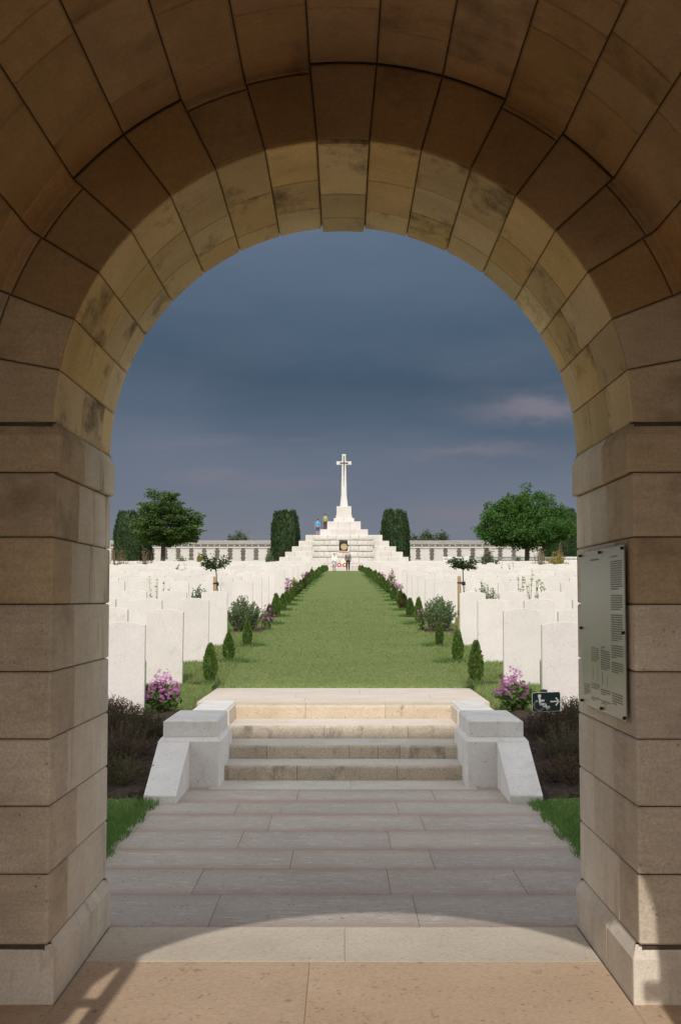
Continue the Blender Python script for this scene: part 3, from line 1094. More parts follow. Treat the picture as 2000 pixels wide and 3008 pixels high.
HV, HF = headstone_mesh(1)
hs_me = bpy.data.meshes.new('headstone')
hs_me.from_pydata([tuple(q) for q in HV], [], [tuple(q) for q in HF])
hs_me.materials.append(M['head'])
ROW0, RP, SP = 11.35, 2.65, .595
rest_v, rest_f = {-1: [], 1: []}, {-1: [], 1: []}
count = 0
SIDEW = {-1: 'left', 1: 'right'}
gaps = random.Random(4)
for row in range(39):
    y = ROW0 + RP * row
    if row == 4 or row in (17, 28):
        continue
    if y > 115:
        break
    for side in (-1, 1):
        nvis = int((.178 * y - 1.70) / SP) + (2 if row < 3 else 3)
        for k in range(max(nvis, 1)):
            x = side * (1.70 + .19 + SP * k)
            if gaps.random() < .025 and k > 2:
                continue
            jx_, jy_, jz_ = gaps.uniform(-.012, .012), gaps.uniform(-.015, .015), gaps.uniform(-.02, .012)
            ry, rx, rz = gaps.gauss(0, .006), gaps.gauss(0, .008), gaps.gauss(0, .018)
            z = ground_z(x, y) + jz_
            if row == 0:
                z = .40
            if count < 300:
                o = bpy.data.objects.new('headstone', hs_me)
                COL.objects.link(o)
                o.location = (x + jx_, y + jy_, z)
                o.rotation_euler = (rx, ry, rz)
                if row < 9 and k < 14:
                    rw = ORD[row if row < 4 else row - 1]
                    where = 'at the aisle edge' if k == 0 else '%s from the aisle' % ORD[k]
                    lab = 'white headstone, %s row from the steps, %s %s' % (rw, where, 'on the left' if side < 0 else 'on the right')
                    if row == 0 and k == 0:
                        lab = 'largest white headstone nearest the steps, %s' % ('by the left pink flowers' if side < 0 else 'behind the wheelchair sign')
                else:
                    lab = 'small white headstone among the crowded middle rows %s of the grass aisle' % SIDEW[side]
                tag(o, lab, 'headstone', 'white headstones in rows %s of the aisle' % SIDEW[side])
                count += 1
            else:
                Mx = Matrix.Translation((x + jx_, y + jy_, z)) @ Matrix.Rotation(rz, 4, 'Z') @ Matrix.Rotation(rx, 4, 'X')
                n0 = len(rest_v[side])
                rest_v[side].extend([(Mx @ Vector(q))[:] for q in HV])
                rest_f[side].extend([tuple(i + n0 for i in q) for q in HF])
for side in (-1, 1):
    o = mesh_obj('headstone_ranks', rest_v[side], rest_f[side], 'head', loc=(side * 8, 80, zlawn(80)))
    tag(o, 'far ranks of tiny white headstones %s of the aisle, up to the memorial wall' % SIDEW[side], 'headstones', kind='stuff')

# ------------------------------------------------------------------ small conifers along the aisle


def conifer_mesh(h, r, n, leaf, seed, wob=.0):
    r_s = np.random.RandomState(seed)
    v = r_s.uniform(0, 1, n) ** .85
    prof = lambda t: r * np.clip(np.where(t < .28, .72 + .28 * np.sin(t / .28 * 1.57), np.cos((t - .28) / .72 * 1.52) ** .80), .04, 1)
    th = r_s.uniform(0, 6.283, n)
    rr = prof(v) * (.82 + .18 * r_s.uniform(0, 1, n)) * (1 + .10 * np.sin(th * 5 + v * 9 + seed))
    Cn = np.stack([rr * np.cos(th), rr * np.sin(th), .03 + v * h * (.90 + .06 * np.sin(th * 2 + seed))], 1)
    Dr = np.stack([np.cos(th) * .6, np.sin(th) * .6, np.full(n, 1.0)], 1) + r_s.normal(0, .38, (n, 3))
    rr = rr * (1 + .12 * np.sin(v * 31 + th * 3))
    V, Fc = leaf_quads(Cn, Dr, r_s.uniform(.7, 1.3, n) * leaf, .5, r_s)
    return V, Fc, prof


def make_conifer(h, r, n, leaf, seed, mat):
    t = empty('small_conifer', (0, 0, 0))
    V, Fc, prof = conifer_mesh(h, r, n, leaf, seed)
    mesh_obj('foliage', V, Fc, mat, t)
    core = MB().lathe((0, 0, .02), [(float(prof(np.array(q))) * .74, q * h * .9) for q in (.02, .15, .3, .45, .6, .75, .9, 1.0)], 8)
    core.build('inner_foliage', mat, t)
    MB().tube([(0, 0, -.05), (0, 0, .12)], .014, 6).build('trunk', 'bark', t)
    return t


def delete_tree(o):
    for ch in list(o.children):
        delete_tree(ch)
    bpy.data.objects.remove(o)


protos = [make_conifer(.40, .086, 1500, .036, s, 'conifer') for s in (1, 2, 3, 4)]
proto_b = make_conifer(.36, .095, 1500, .030, 9, 'conifer_brown')
far_p = [make_conifer(.42, .105, 420, .07, s, 'conifer') for s in (5, 6, 7)]
cr = random.Random(12)
SC = {(-1, 1): (.97, .80), (-1, 2): (.88, .80), (-1, 3): (.90, .72), (1, 1): (1.06, .84), (1, 2): (.94, .76), (1, 3): (.90, .62)}
for side in (-1, 1):
    num = 0
    for row in range(1, 39):
        y = ROW0 + RP * row
        if row == 4 or y > 114.5:
            continue
        brown = (side < 0 and row in (5, 13)) or (side > 0 and row in (7,))
        src = proto_b if brown else (protos[(row + (side > 0) * 2) % 4] if row < 15 else far_p[row % 3])
        o = copy_tree(src)
        x = side * (1.43 + cr.uniform(-.03, .03) - (.04 if row > 4 else 0))
        yy = y + (.16 if row == 1 else cr.uniform(-.12, .12))
        o.location = (x, yy, ground_z(side * 1.5, yy) + .005)
        hs_, ws_ = SC.get((side, row), (cr.uniform(.72, 1.15), cr.uniform(.78, 1.15)))
        o.scale = (ws_, ws_, hs_)
        o.rotation_euler = (0, 0, cr.uniform(0, 6.28))
        lab = '%s small green conifer up from the steps along the %s edge of the aisle' % (ORD[num].capitalize() if num else 'Nearest', SIDEW[side]) if num < 12 else \
            'tiny conifer in the far hedge-like line along the %s edge of the aisle' % SIDEW[side]
        lab = lab[0].lower() + lab[1:]
        if brown:
            lab = lab.replace('green conifer', 'browning conifer').replace('tiny conifer', 'browning tiny conifer')
        tag(o, lab, 'conifer', 'small conifers lining the %s aisle edge' % SIDEW[side])
        num += 1
        if row < 10:
            # ring of bare reddish soil
            n = 14
            V = [(x, yy, ground_z(side * 1.5, yy) + .022)] + [(x + (.15 + .05 * cr.random()) * math.cos(6.283 * i / n) + side * .07, yy - .03 + (.12 + .05 * cr.random()) * math.sin(6.283 * i / n), ground_z(side * 1.5, yy) + .006) for i in range(n)]
            V = [(q[0], q[1], q[2] + .012 * cr.random()) for q in V]
            tag(mesh_obj('soil_patch', V, [(0, i + 1, (i + 1) % n + 1) for i in range(n)], 'soil_red', loc=(x, yy, ground_z(x, yy))), kind='structure')
GT = []
for side in (-1, 1):
    for row in range(1, 26):
        if row != 4:
            GT.append((side * 1.33, ROW0 + RP * row - .03, 260 if row < 10 else 90))
gx = np.concatenate([np.full(n_, a_) + rs.normal(0, .11, n_) for a_, b_, n_ in GT])
gy = np.concatenate([np.full(n_, b_) + rs.normal(0, .09, n_) for a_, b_, n_ in GT])
n = len(gx)
gzv = np.array([ground_z(math.copysign(max(abs(a_), .2), a_), b_) for a_, b_ in zip(gx, gy)])
Hh = rs.uniform(.04, .085, n)
ga = rs.uniform(0, 6.283, n)
Bp = np.stack([gx, gy, gzv - .004], 1)
ws = np.stack([np.cos(ga), np.sin(ga), np.zeros(n)], 1) * (.004 * gy / 14)[:, None]
tp_ = Bp + np.stack([rs.normal(0, .4, n) * Hh, rs.normal(0, .4, n) * Hh, Hh], 1)
tag(mesh_obj('uncut_grass', np.stack([Bp - ws, Bp + ws, tp_], 1).reshape(-1, 3), np.arange(n * 3).reshape(n, 3), 'blade_dark'), kind='stuff')
for o in protos + [proto_b] + far_p:
    delete_tree(o)


# ------------------------------------------------------------------ shrubs and flowers
def bush(name, loc, w_, h_, nst, lps, leaf, mat, stem_mat, seed, label, cat, spread=.35, lw=.42, group=None, upright=.6, dense=.0, flower=None):
    """leafy shrub: stems that rise and lean out, leaves set along them"""
    r = np.random.RandomState(seed)
    t = empty(name, loc, label, cat, group)
    L = Vector(loc)
    stems = MB()
    Cn, Dr = [], []
    tips = []
    for i in range(nst):
        th = r.uniform(0, 6.283)
        b = r.uniform(0, 1) ** .6
        base = L + Vector((math.cos(th) * w_ * .22 * b, math.sin(th) * w_ * .22 * b, -.02))
        hh = h_ * (1 - .45 * b * b) * r.uniform(.75, 1.05)
        top = L + Vector((math.cos(th) * w_ * .5 * b + r.normal(0, .02) * w_, math.sin(th) * w_ * .5 * b, hh))
        mid = base.lerp(top, .5) + Vector((r.normal(0, .03) * w_, r.normal(0, .03) * w_, h_ * .05))
        stems.tube([base, mid, top], [.006 * h_ / .6, .004 * h_ / .6, .0015], 4, cap=False)
        tips.append(top)
        for k in range(lps):
            f = dense + (1 - dense) * ((k + r.uniform(0, 1)) / lps)
            q = base.lerp(mid, f * 2) if f < .5 else mid.lerp(top, f * 2 - 1)
            Cn.append(q)
            a = r.uniform(0, 6.283)
            Dr.append((math.cos(a), math.sin(a), r.uniform(-.1, 1.0) * upright * 1.6))
    V, Fc = leaf_quads(np.array([q[:] for q in Cn]), np.array(Dr), r.uniform(.6, 1.2, len(Cn)) * leaf, lw, r)
    stems.build('stems', stem_mat, t)
    mesh_obj('leaves', V, Fc, mat, t)
    if flower:
        fm, fs, nf = flower
        fl = MB()
        for i in range(nf):
            tp = tips[i % len(tips)] + Vector((r.normal(0, .06) * w_, r.normal(0, .06) * w_, r.uniform(-.12, .06) * h_))
            flower_at(fl, tp, fs * r.uniform(.7, 1.2), r)
        fl.build('flowers', fm, t)
    return t


def flower_at(mb, p, s, r):
    d = Vector((r.normal(0, .5), -abs(r.normal(.5, .4)), r.uniform(.2, 1))).normalized()
    a = d.cross(Vector((0, 0, 1)) if abs(d.z) < .9 else Vector((1, 0, 0))).normalized()
    b = d.cross(a)
    V, Fc = [p], []
    for k in range(5):
        t0 = 6.283 * k / 5
        for dt, rr_, lift in ((-.45, .62, .22), (0, 1, .34), (.45, .62, .22)):
            V.append(p + (a * math.cos(t0 + dt) + b * math.sin(t0 + dt)) * s * rr_ + d * s * lift)
        i = len(V)
        Fc.append((0, i - 3, i - 2, i - 1))
    mb.add(V, Fc)


gz = ground_z
# geraniums by the first headstones
for side in (-1, 1):
    x = side * (1.60 if side < 0 else 1.52)
    y = 11.52 if side < 0 else 11.66
    t = bush('pink_geranium', (x, y, .40), .38, .30, 46, 9, .055, 'geran', 'twig', 31 + side,
             'pink-flowered bush at the foot of the %s' % ('left front headstone, above the left pedestal' if side < 0 else 'right front headstone, behind the wheelchair sign'),
             'flowers', lw=.9, upright=.3, group='pink flowering bushes by the front headstones')
    r = np.random.RandomState(77 + side)
    fl = MB()
    for i in range(190):
        th, rr_ = r.uniform(0, 6.283), r.uniform(0, 1) ** .5
        px, py = math.cos(th) * rr_ * .165, math.sin(th) * rr_ * .16
        flower_at(fl, Vector((x + px - side * .03, y + py, .40 + .10 + .27 * (1 - rr_ ** 2.2) * r.uniform(.45, 1.05) + .03)), r.uniform(.013, .022), r)
    fl.build('flowers', 'pink', t)

# heather beds
hr = random.Random(8)
for side in (-1, 1):
    spots = [(1.62, 9.55, .5, .22), (1.95, 9.75, .62, .30), (1.70, 10.05, .6, .30), (2.12, 10.2, .6, .34), (1.62, 10.55, .5, .24), (1.95, 10.7, .62, .30), (1.80, 11.0, .46, .20), (2.28, 10.75, .5, .3), (2.25, 9.5, .5, .24)]
    words = ['lowest, beside the buttress', 'in the middle of the bed', 'beside the pedestal cap', 'close to the arch jamb', 'just behind the pedestal', 'under the front headstone',
             'at the top of the bed', 'at the jamb, upper', 'at the jamb, lower']
    for i, (ax, y, w_, h_) in enumerate(spots):
        x = side * (ax + hr.uniform(-.04, .04))
        gm = 'heather_green' if (side > 0 and i in (2, 3, 5, 7)) or (side < 0 and i in (0, 4)) else 'heather'
        t = bush('heather_shrub', (x, y, gz(x, y) + .01), w_, h_, 90, 20, .026, gm, 'grey_twig', 100 + i + 20 * (side > 0),
                 '%s heather shrub in the %s bed, %s' % ('greenish' if gm == 'heather_green' else 'dark brown', SIDEW[side], words[i]), 'shrub',
                 lw=.30, upright=.8, group='heather shrubs in the %s bed' % SIDEW[side])
    # upright reddish tuft at the headstone foot
    x, y = side * (1.98 if side < 0 else 1.93), 11.1
    bush('heather_shrub', (x, y, gz(x, y)), .20, .22, 22, 12, .030, 'heather', 'twig', 141 + side,
         'spiky reddish heather tuft standing against the foot of the %s front headstone' % SIDEW[side], 'shrub', lw=.3, upright=1.0,
         group='heather shrubs in the %s bed' % SIDEW[side])
    cl = MB()
    for i in range(260):
        x, y = side * hr.uniform(1.45, 2.5), hr.uniform(9.2, 11.4)
        s = hr.uniform(.008, .024)
        z = gz(x, y) + .025
        cl.hull([(x + hr.uniform(-s, s), y + hr.uniform(-s, s), z + hr.uniform(-s, s)) for _ in range(7)])
    tag(cl.build('soil_clods', 'soil_red'), kind='stuff')

# row-five shrubs either side of the aisle
ZB = zlawn(22.3)
bush('silver_shrub', (-1.68, 22.35, ZB), .68, .62, 130, 44, .042, 'sage', 'twig', 51, 'large silvery green shrub on the left of the aisle, behind the fourth headstone', 'shrub', lw=.5)
bush('silver_shrub', (-2.46, 22.3, ZB), .50, .80, 80, 40, .042, 'sage', 'twig', 52, 'silvery green shrub left of the young staked tree, showing above a headstone', 'shrub', lw=.5)
bush('silver_shrub', (1.63, 22.35, ZB), .64, .62, 150, 44, .042, 'sage', 'twig', 53, 'large silvery green shrub on the right of the aisle, beside the fourth headstone', 'shrub', lw=.5)
bush('silver_shrub', (2.40, 22.3, ZB), .60, .84, 100, 40, .042, 'sage', 'twig', 54, 'silvery green shrub right of the right young staked tree', 'shrub', lw=.5)
bush('pink_geranium', (-1.33, 22.9, ZB), .24, .46, 14, 9, .05, 'geran', 'twig', 55, 'small plant with magenta flowers beside the left silvery shrub', 'flowers', lw=.8, flower=('pink', .03, 26))
bush('pink_geranium', (1.34, 22.6, ZB), .18, .40, 10, 9, .05, 'geran', 'twig', 56, 'small plant with magenta flowers beside the right silvery shrub', 'flowers', lw=.8, flower=('pink', .03, 16))


def sapling(x, y, px, h_top, crown_w, crown_h, seed, label, leanx, ptop):
    t = empty('staked_sapling', (x, y, gz(x, y)), label, 'young tree', 'young staked trees')
    r = np.random.RandomState(seed)
    z0 = gz(x, y)
    zc = h_top - crown_h * .55
    xt = x + leanx
    MB().tube([(x, y, z0 - .03), (x + leanx * .3, y, z0 + .6), (xt, y, zc - crown_h * .2), (xt, y, zc + crown_h * .2)], [.013, .011, .009, .004], 6).build('trunk', 'bark', t)
    br = MB()
    Cn, Dr = [], []
    for i in range(26):
        th, el = r.uniform(0, 6.283), r.uniform(-.25, .9)
        e = Vector((xt + math.cos(th) * crown_w * .5 * math.cos(el), y + math.sin(th) * crown_w * .5 * math.cos(el), zc + math.sin(el) * crown_h * .55))
        s = Vector((xt, y, zc - crown_h * .25))
        br.tube([s, s.lerp(e, .5) + Vector((0, 0, .02)), e], [.005, .004, .0015], 4, cap=False)
        for k in range(30):
            q = s.lerp(e, r.uniform(.35, 1.05)) + Vector(r.normal(0, .022, 3))
            Cn.append(q[:])
            a = r.uniform(0, 6.283)
            Dr.append((math.cos(a), math.sin(a), r.uniform(-.5, .5)))
    br.build('branches', 'bark', t)
    V, Fc = leaf_quads(np.array(Cn), np.array(Dr), r.uniform(.03, .055, len(Cn)), .7, r)
    mesh_obj('leaves', V, Fc, 'glossy', t)
    st = empty('tree_stake', (px, y - .04, gz(px, y)), 'round wooden stake strapped to the young tree on the %s of the aisle' % ('left' if x < 0 else 'right'), 'stake', 'tree stakes')
    MB().lathe((px, y - .04, gz(px, y) - .05), [(.031, 0), (.031, ptop - gz(px, y) + .03), (.027, ptop - gz(px, y) + .045), (.02, ptop - gz(px, y) + .05)], 10).build('post', 'wood', st)
    sb = MB()
    zb = ptop - .13
    sb.lathe((px, y - .04, zb), [(.034, 0), (.034, .028)], 10)
    xa, xb = sorted((px + .033, x + leanx * .6 + .02))
    sb.cbox(xa, xb, y - .055, y - .015, zb - .004, zb + .03, .003)
    sb.cbox(x + leanx * .6 - .028, x + leanx * .6 + .03, y - .03, y + .03, zb - .028, zb + .036, .006)
    sb.build('strap', 'black', st)


sapling(-2.12, 22.4, -2.185, 2.20, .50, .34, 61, 'young round-headed tree on a thin trunk, left of the aisle', -.055, 1.80)
sapling(2.07, 22.4, 1.975, 2.19, .50, .34, 62, 'young round-headed tree on a thin trunk, right of the aisle', -.03, 1.81)


def stalks(x, y, w_, h_, n, seed, label, mat='stalk', group='tall flower stalks among the headstones'):
    r = np.random.RandomState(seed)
    z0 = gz(x, y)
    t = empty('stalk_plant', (x, y, z0), label, 'plant', group)
    sm = MB()
    Cn, Dr = [], []
    for i in range(n):
        bx = x + w_ * (i / max(1, n - 1) - .5) + r.normal(0, .02)
        hh = h_ * r.uniform(.72, 1.0)
        tp = Vector((bx + r.normal(0, .05), y + r.normal(0, .05), z0 + hh))
        b = Vector((bx, y, z0))
        sm.tube([b, b.lerp(tp, .5) + Vector((r.normal(0, .015), 0, 0)), tp], [.006, .005, .003], 4, cap=False)
        for k in range(26):
            f = r.uniform(.15, 1)
            Cn.append(b.lerp(tp, f)[:])
            a = r.uniform(0, 6.283)
            Dr.append((math.cos(a), math.sin(a), r.uniform(.1, .9)))
    sm.build('stems', mat, t)
    V, Fc = leaf_quads(np.array(Cn), np.array(Dr), r.uniform(.03, .065, len(Cn)) * max(1, y / 30), .5, r)
    mesh_obj('leaves', V, Fc, mat, t)


stalks(-3.15, 22.6, .26, .98, 4, 71, 'yellow-green flower stalks between the headstones near the left arch jamb')
stalks(3.25, 22.6, .42, 1.10, 8, 72, 'thin yellow-green flower stalks between the headstones near the right arch jamb')
stalks(-5.0, 40.2, .36, 1.05, 5, 73, 'small leafy stalks among the middle headstones, right of the left tree trunk')
stalks(-4.05, 40.4, .36, .98, 4, 74, 'small leafy stalks just behind the left young tree')
stalks(4.3, 45.3, .3, 1.2, 4, 75, 'small leafy stalks just right of the right young tree')
stalks(5.25, 42.3, .32, 1.02, 5, 76, 'short leafy stalks below the conical rose bush')
stalks(-3.05, 17.3, .12, .66, 3, 77, 'small green plant peeping between the headstones at the left arch jamb')
stalks(3.12, 18.2, .10, .62, 3, 78, 'tiny plant peeping between the headstones at the right arch jamb')

# dry grasses and coloured shrubs towards the far rows
for i, (x, y, w_, h_, nm, mt, lab) in enumerate([
    (-10.1, 58.5, 1.0, 1.75, 'dry_shrub', 'dry', 'tall brown dry shrub before the left yew, left one'),
    (-8.9, 58.8, .9, 1.65, 'dry_shrub', 'dry', 'tall brown dry shrub before the left yew, right one'),
    (8.75, 58.5, .7, 1.75, 'dry_shrub', 'dry', 'brown dry flower stems left of the yellow shrub'),
    (10.0, 60.5, .5, 1.85, 'dry_shrub', 'dry', 'thin dry stems rising behind the yellow shrub'),
    (10.55, 56.5, .6, 1.15, 'dry_shrub', 'dry', 'dry brown stems right of the yellow shrub at the jamb'),
    (9.35, 57.5, 1.0, 1.35, 'yellow_shrub', 'yellow', 'yellow flowering shrub among the far right headstones'),
    (-7.75, 70.5, .36, 1.25, 'yellow_shrub', 'yellow', 'small yellow plant before the memorial wall on the left'),
    (6.7, 60.5, .95, 1.50, 'rose_bush', 'glossy', 'conical dark green rose bush among the far right headstones'),
    (-3.95, 70.5, .65, 1.35, 'grassy_shrub', 'sage', 'pale green grassy shrub left of the monument'),
    (-10.2, 82.5, 1.0, 1.25, 'low_shrub', 'sage', 'low green shrub at the foot of the left tree'),
    (10.7, 80.5, .7, 1.15, 'low_shrub', 'sage', 'low grey-green shrub at the foot of the right tree'),
]):
    bush(nm, (x, y, gz(x, y)), w_, h_, 26 if mt == 'dry' else 60, 14 if mt == 'dry' else 26, .11 if mt == 'dry' else .12, mt, 'twig' if mt != 'dry' else 'dry', 200 + i, lab, 'shrub', lw=.4 if mt != 'dry' else .3)

for i, (x, y, h_, fm, lab) in enumerate([
    (-1.50, 51, .55, 'pink', 'pink flowers between conifers far up the left aisle edge, second pink clump'),
    (-1.50, 62, .55, 'pink', 'pink flowers far up the left aisle edge, the farthest pink clump'),
    (-1.50, 36.4, .62, 'pink', 'pink flowers halfway up the left aisle edge, the nearer pink clump'),
    (-1.48, 40.2, .5, 'yellow', 'yellow flowers halfway up the left aisle edge'),
    (-1.46, 107, .45, 'yellow', 'tiny yellow flowers at the far end of the left aisle edge'),
    (1.50, 50, .55, 'pink', 'pink flowers far up the right aisle edge'),
    (1.52, 41.4, .80, 'redpink', 'tall crimson flowers halfway up the right aisle edge'),
    (1.52, 36.4, .55, 'pink', 'pink flowers on the right aisle edge, nearest of the right clumps'),
]):
    bush('aisle_flowers', (x, y, gz(x, y)), .30, h_, 12, 10, .07, 'geran', 'twig', 300 + i, lab, 'flowers', lw=.8, group='flower clumps along the aisle', flower=(fm, .05, 22))

# ------------------------------------------------------------------ wheelchair sign
sg = empty('wheelchair_sign', (1.585, 10.6, gz(1.6, 10.6)), 'dark green sign with white wheelchair symbol and right arrow, on a short green post', 'sign')
sx0, sx1, sz0, sz1, sy = 1.515, 1.742, .507, .662, 10.6


def rounded(x0, x1, z0, z1, r, n=5):
    P = []
    for cx, cz, a0 in ((x1 - r, z1 - r, 0), (x0 + r, z1 - r, 90), (x0 + r, z0 + r, 180), (x1 - r, z0 + r, 270)):
        for k in range(n + 1):
            a = rad(a0 + 90 * k / n)
            P.append((cx + r * math.cos(a), cz + r * math.sin(a)))
    return P


def tiltx(x, z):
    return (x, z + (x - 1.63) * .035)


def prism_xz(mb, P, y0, y1, tl=True):
    P = [tiltx(*q) if tl else q for q in P]
    n = len(P)
    mb.add([(x, y0, z) for x, z in P] + [(x, y1, z) for x, z in P], [tuple(range(n)), tuple(range(n, 2 * n))[::-1]] + [(i, (i + 1) % n, n + (i + 1) % n, n + i) for i in range(n)])


b = MB()
prism_xz(b, rounded(sx0, sx1, sz0, sz1, .016), sy - .004, sy + .004)
b.build('border', 'white', sg)
b = MB()
prism_xz(b, rounded(sx0 + .003, sx1 - .003, sz0 + .003, sz1 - .003, .014), sy - .0055, sy - .0035)
sign_ob = b.build('panel', 'signgreen', sg)


def stroke(mb, pts, wd, y0, y1):
    for (ax, az), (bx, bz) in zip(pts[:-1], pts[1:]):
        d = Vector((bx - ax, bz - az))
        L = d.length
        d /= L
        nn = Vector((-d.y, d.x)) * wd / 2
        e = d * wd * .25
        prism_xz(mb, [(ax - e.x + nn.x, az - e.y + nn.y), (ax - e.x - nn.x, az - e.y - nn.y), (bx + e.x - nn.x, bz + e.y - nn.y), (bx + e.x + nn.x, bz + e.y + nn.y)], y0, y1)


def sp(u, v_):   # sign pixel (from the close view) to metres
    return (sx0 + (u - 188) / 252 * (sx1 - sx0), sz1 - (v_ - 1668) / 172 * (sz1 - sz0))


ya, yb = sy - .0070, sy - .0050
sym = MB()
hx, hz = sp(253, 1700)
prism_xz(sym, [(hx + .0140 * math.cos(6.283 * k / 14), hz + .0140 * math.sin(6.283 * k / 14)) for k in range(14)], ya, yb)
stroke(sym, [sp(254, 1715), sp(259, 1772), sp(302, 1774), sp(322, 1812), sp(340, 1800)], .0175, ya - .0004, yb)
stroke(sym, [sp(258, 1742), sp(293, 1741)], .0135, ya - .0008, yb)
cx_, cz_ = sp(250, 1782)
arc = [(cx_ + .0385 * math.cos(rad(a)), cz_ + .0385 * math.sin(rad(a))) for a in range(118, 350, 12)]
stroke(sym, arc, .0140, ya - .0012, yb)
sym.build('wheelchair_symbol', 'white', sign_ob)
ar = MB()
stroke(ar, [sp(353, 1753), sp(422, 1752)], .0105, ya, yb)
stroke(ar, [sp(400, 1722), sp(425, 1752), sp(400, 1786)], .0105, ya - .0004, yb)
ar.build('arrow', 'white', sign_ob)
MB().lathe((1.615, 10.635, .22), [(.030, 0), (.030, .45), (.026, .458), (.012, .462)], 12).build('post', 'postgreen', sg)
MB().cbox(1.597, 1.633, 10.6045, 10.612, .55, .62, .002).build('bracket', 'postgreen', sg)

# ------------------------------------------------------------------ monument with cross
mon = empty('memorial_monument', (0, 121.5, zlawn(121.5)), 'stepped white stone monument topped by a tall cross at the end of the aisle', 'monument')
ZT = {1165: 5.39, 1115: 5.87, 1062: 6.38, 1008: 6.90, 952: 7.45, 895: 8.00, 815: 8.77, 780: 9.11, 750: 9.40, 662: 10.25, 640: 10.46}
KX = .00966
XC = .07


def blocks(x0, x1, y0, y1, z0, z1, n, nm='tier_block', c=.025):
    e = [x0 + (x1 - x0) * i / n for i in range(n + 1)]
    for i in range(1, n):
        e[i] += R_.uniform(-.12, .12) * (x1 - x0) / n
    for a, b in zip(e[:-1], e[1:]):
        MB().cbox(a + .002, b - .002, y0, y1, z0, z1, c).build(nm, 'monument', mon)


zprev = 4.0
for i, (yz, hw, n) in enumerate(((1165, 620, 12), (1115, 565, 11), (1062, 500, 10), (1008, 435, 8), (952, 370, 7))):
    f = 121.4 + .10 * i
    blocks(XC - hw * KX, XC + hw * KX, f, 126.5 - .1 * i, zprev - .02, ZT[yz], n)
    zprev = ZT[yz]
for i, (yz, hw, n, d0, d1) in enumerate(((895, 232, 4, 122.2, 125.8), (815, 163, 3, 122.8, 125.2), (780, 100, 2, 123.2, 124.8), (750, 79, 1, 123.4, 124.6), (662, 73, 1, 123.45, 124.55))):
    blocks(XC - hw * KX, XC + hw * KX, d0, d1, zprev - .02, ZT[yz], n, c=.03)
    zprev = ZT[yz]
# small die stone in front of the upper tier
MB().cbox(XC - .56, XC + .60, 121.95, 122.4, 7.43, 8.03, .02).build('die_stone', 'monument', mon)
# rusticated centre with three faces
facets = [((-2.85, 121.36), (-2.27, 120.95)), ((-2.27, 120.95), (-.62, 120.45)), ((-.62, 120.45), (.64, 120.45)), ((.64, 120.45), (2.29, 120.95)), ((2.29, 120.95), (2.87, 121.36))]
courses = [(7.36, 6.93), (6.88, 6.42), (6.37, 5.88), (5.83, 5.35), (5.30, 4.74)]
cm = MB()
pol = [facets[0][0]] + [f[1] for f in facets]
cm.add([(x, y + .10, 4.2) for x, y in pol] + [(x, y + .10, 7.30) for x, y in pol], [(i, i + 1, 7 + i - 1, 6 + i) for i in range(5)] + [tuple(range(6, 12))])
cm.build('centre_core', 'monument', mon)


def pillow(p0, p1, z0, z1, bulge):
    a, b = Vector((p0[0], p0[1], 0)), Vector((p1[0], p1[1], 0))
    d = (b - a).normalized()
    nrm = Vector((d.y, -d.x, 0))
    V, Fc = [], []
    us, vs = [0, .06, .2, .4, .6, .8, .94, 1], [0, .08, .3, .6, .88, 1]
    for v_ in vs:
        for u in us:
            bb = (min(1, min(u, 1 - u) * 7) * min(1, v_ * 3.2, (1 - v_) * 5)) ** .6 * bulge * R_.uniform(.85, 1.1) * (1.25 - .5 * v_)
            q = a.lerp(b, .012 + u * .976) + nrm * bb
            V.append((q.x, q.y, z0 + (z1 - z0) * v_))
    n = len(us)
    for j in range(len(vs) - 1):
        for i in range(n - 1):
            Fc.append((j * n + i, j * n + i + 1, (j + 1) * n + i + 1, (j + 1) * n + i))
    ring = list(range(n)) + [j * n + n - 1 for j in range(1, len(vs))] + [(len(vs) - 1) * n + i for i in range(n - 2, -1, -1)] + [j * n for j in range(len(vs) - 2, 0, -1)]
    base = len(V)
    for r in ring:
        V.append((V[r][0] - nrm.x * .15, V[r][1] - nrm.y * .15, V[r][2]))
    m = len(ring)
    for k in range(m):
        Fc.append((ring[k], base + k, base + (k + 1) % m, ring[(k + 1) % m]))
    mesh_obj('rusticated_block', V, Fc, 'monument', mon)


for ci, (z1, z0) in enumerate(courses):
    for fi, (p0, p1) in enumerate(facets):
        L = math.hypot(p1[0] - p0[0], p1[1] - p0[1])
        if fi == 2:
            fr = [0, 1] if ci in (0,) else ([0, .2, .8, 1] if ci in (1, 2) else ([0, .5, 1] if ci == 3 else [0, .3, .7, 1]))
        elif fi in (0, 4):
            fr = [0, 1] if ci % 2 else [.2, 1] if fi == 0 else [0, .8]
        else:
            fr = [0, .5, 1] if ci % 2 == 0 else [0, .30, .62, 1]
            if fi == 3 and ci % 2:
                fr = [0, .42, .70, 1]
        for a, b in zip(fr[:-1], fr[1:]):
            if fi == 2 and ci in (1, 2) and (a, b) == (.2, .8):
                continue
            q0 = (p0[0] + (p1[0] - p0[0]) * a, p0[1] + (p1[1] - p0[1]) * a)
            q1 = (p0[0] + (p1[0] - p0[0]) * b, p0[1] + (p1[1] - p0[1]) * b)
            flat = fi == 2 and ci in (0, 4)
            pillow(q0, q1, z0, z1, .03 if flat else (.055 if ci < 4 else .035))
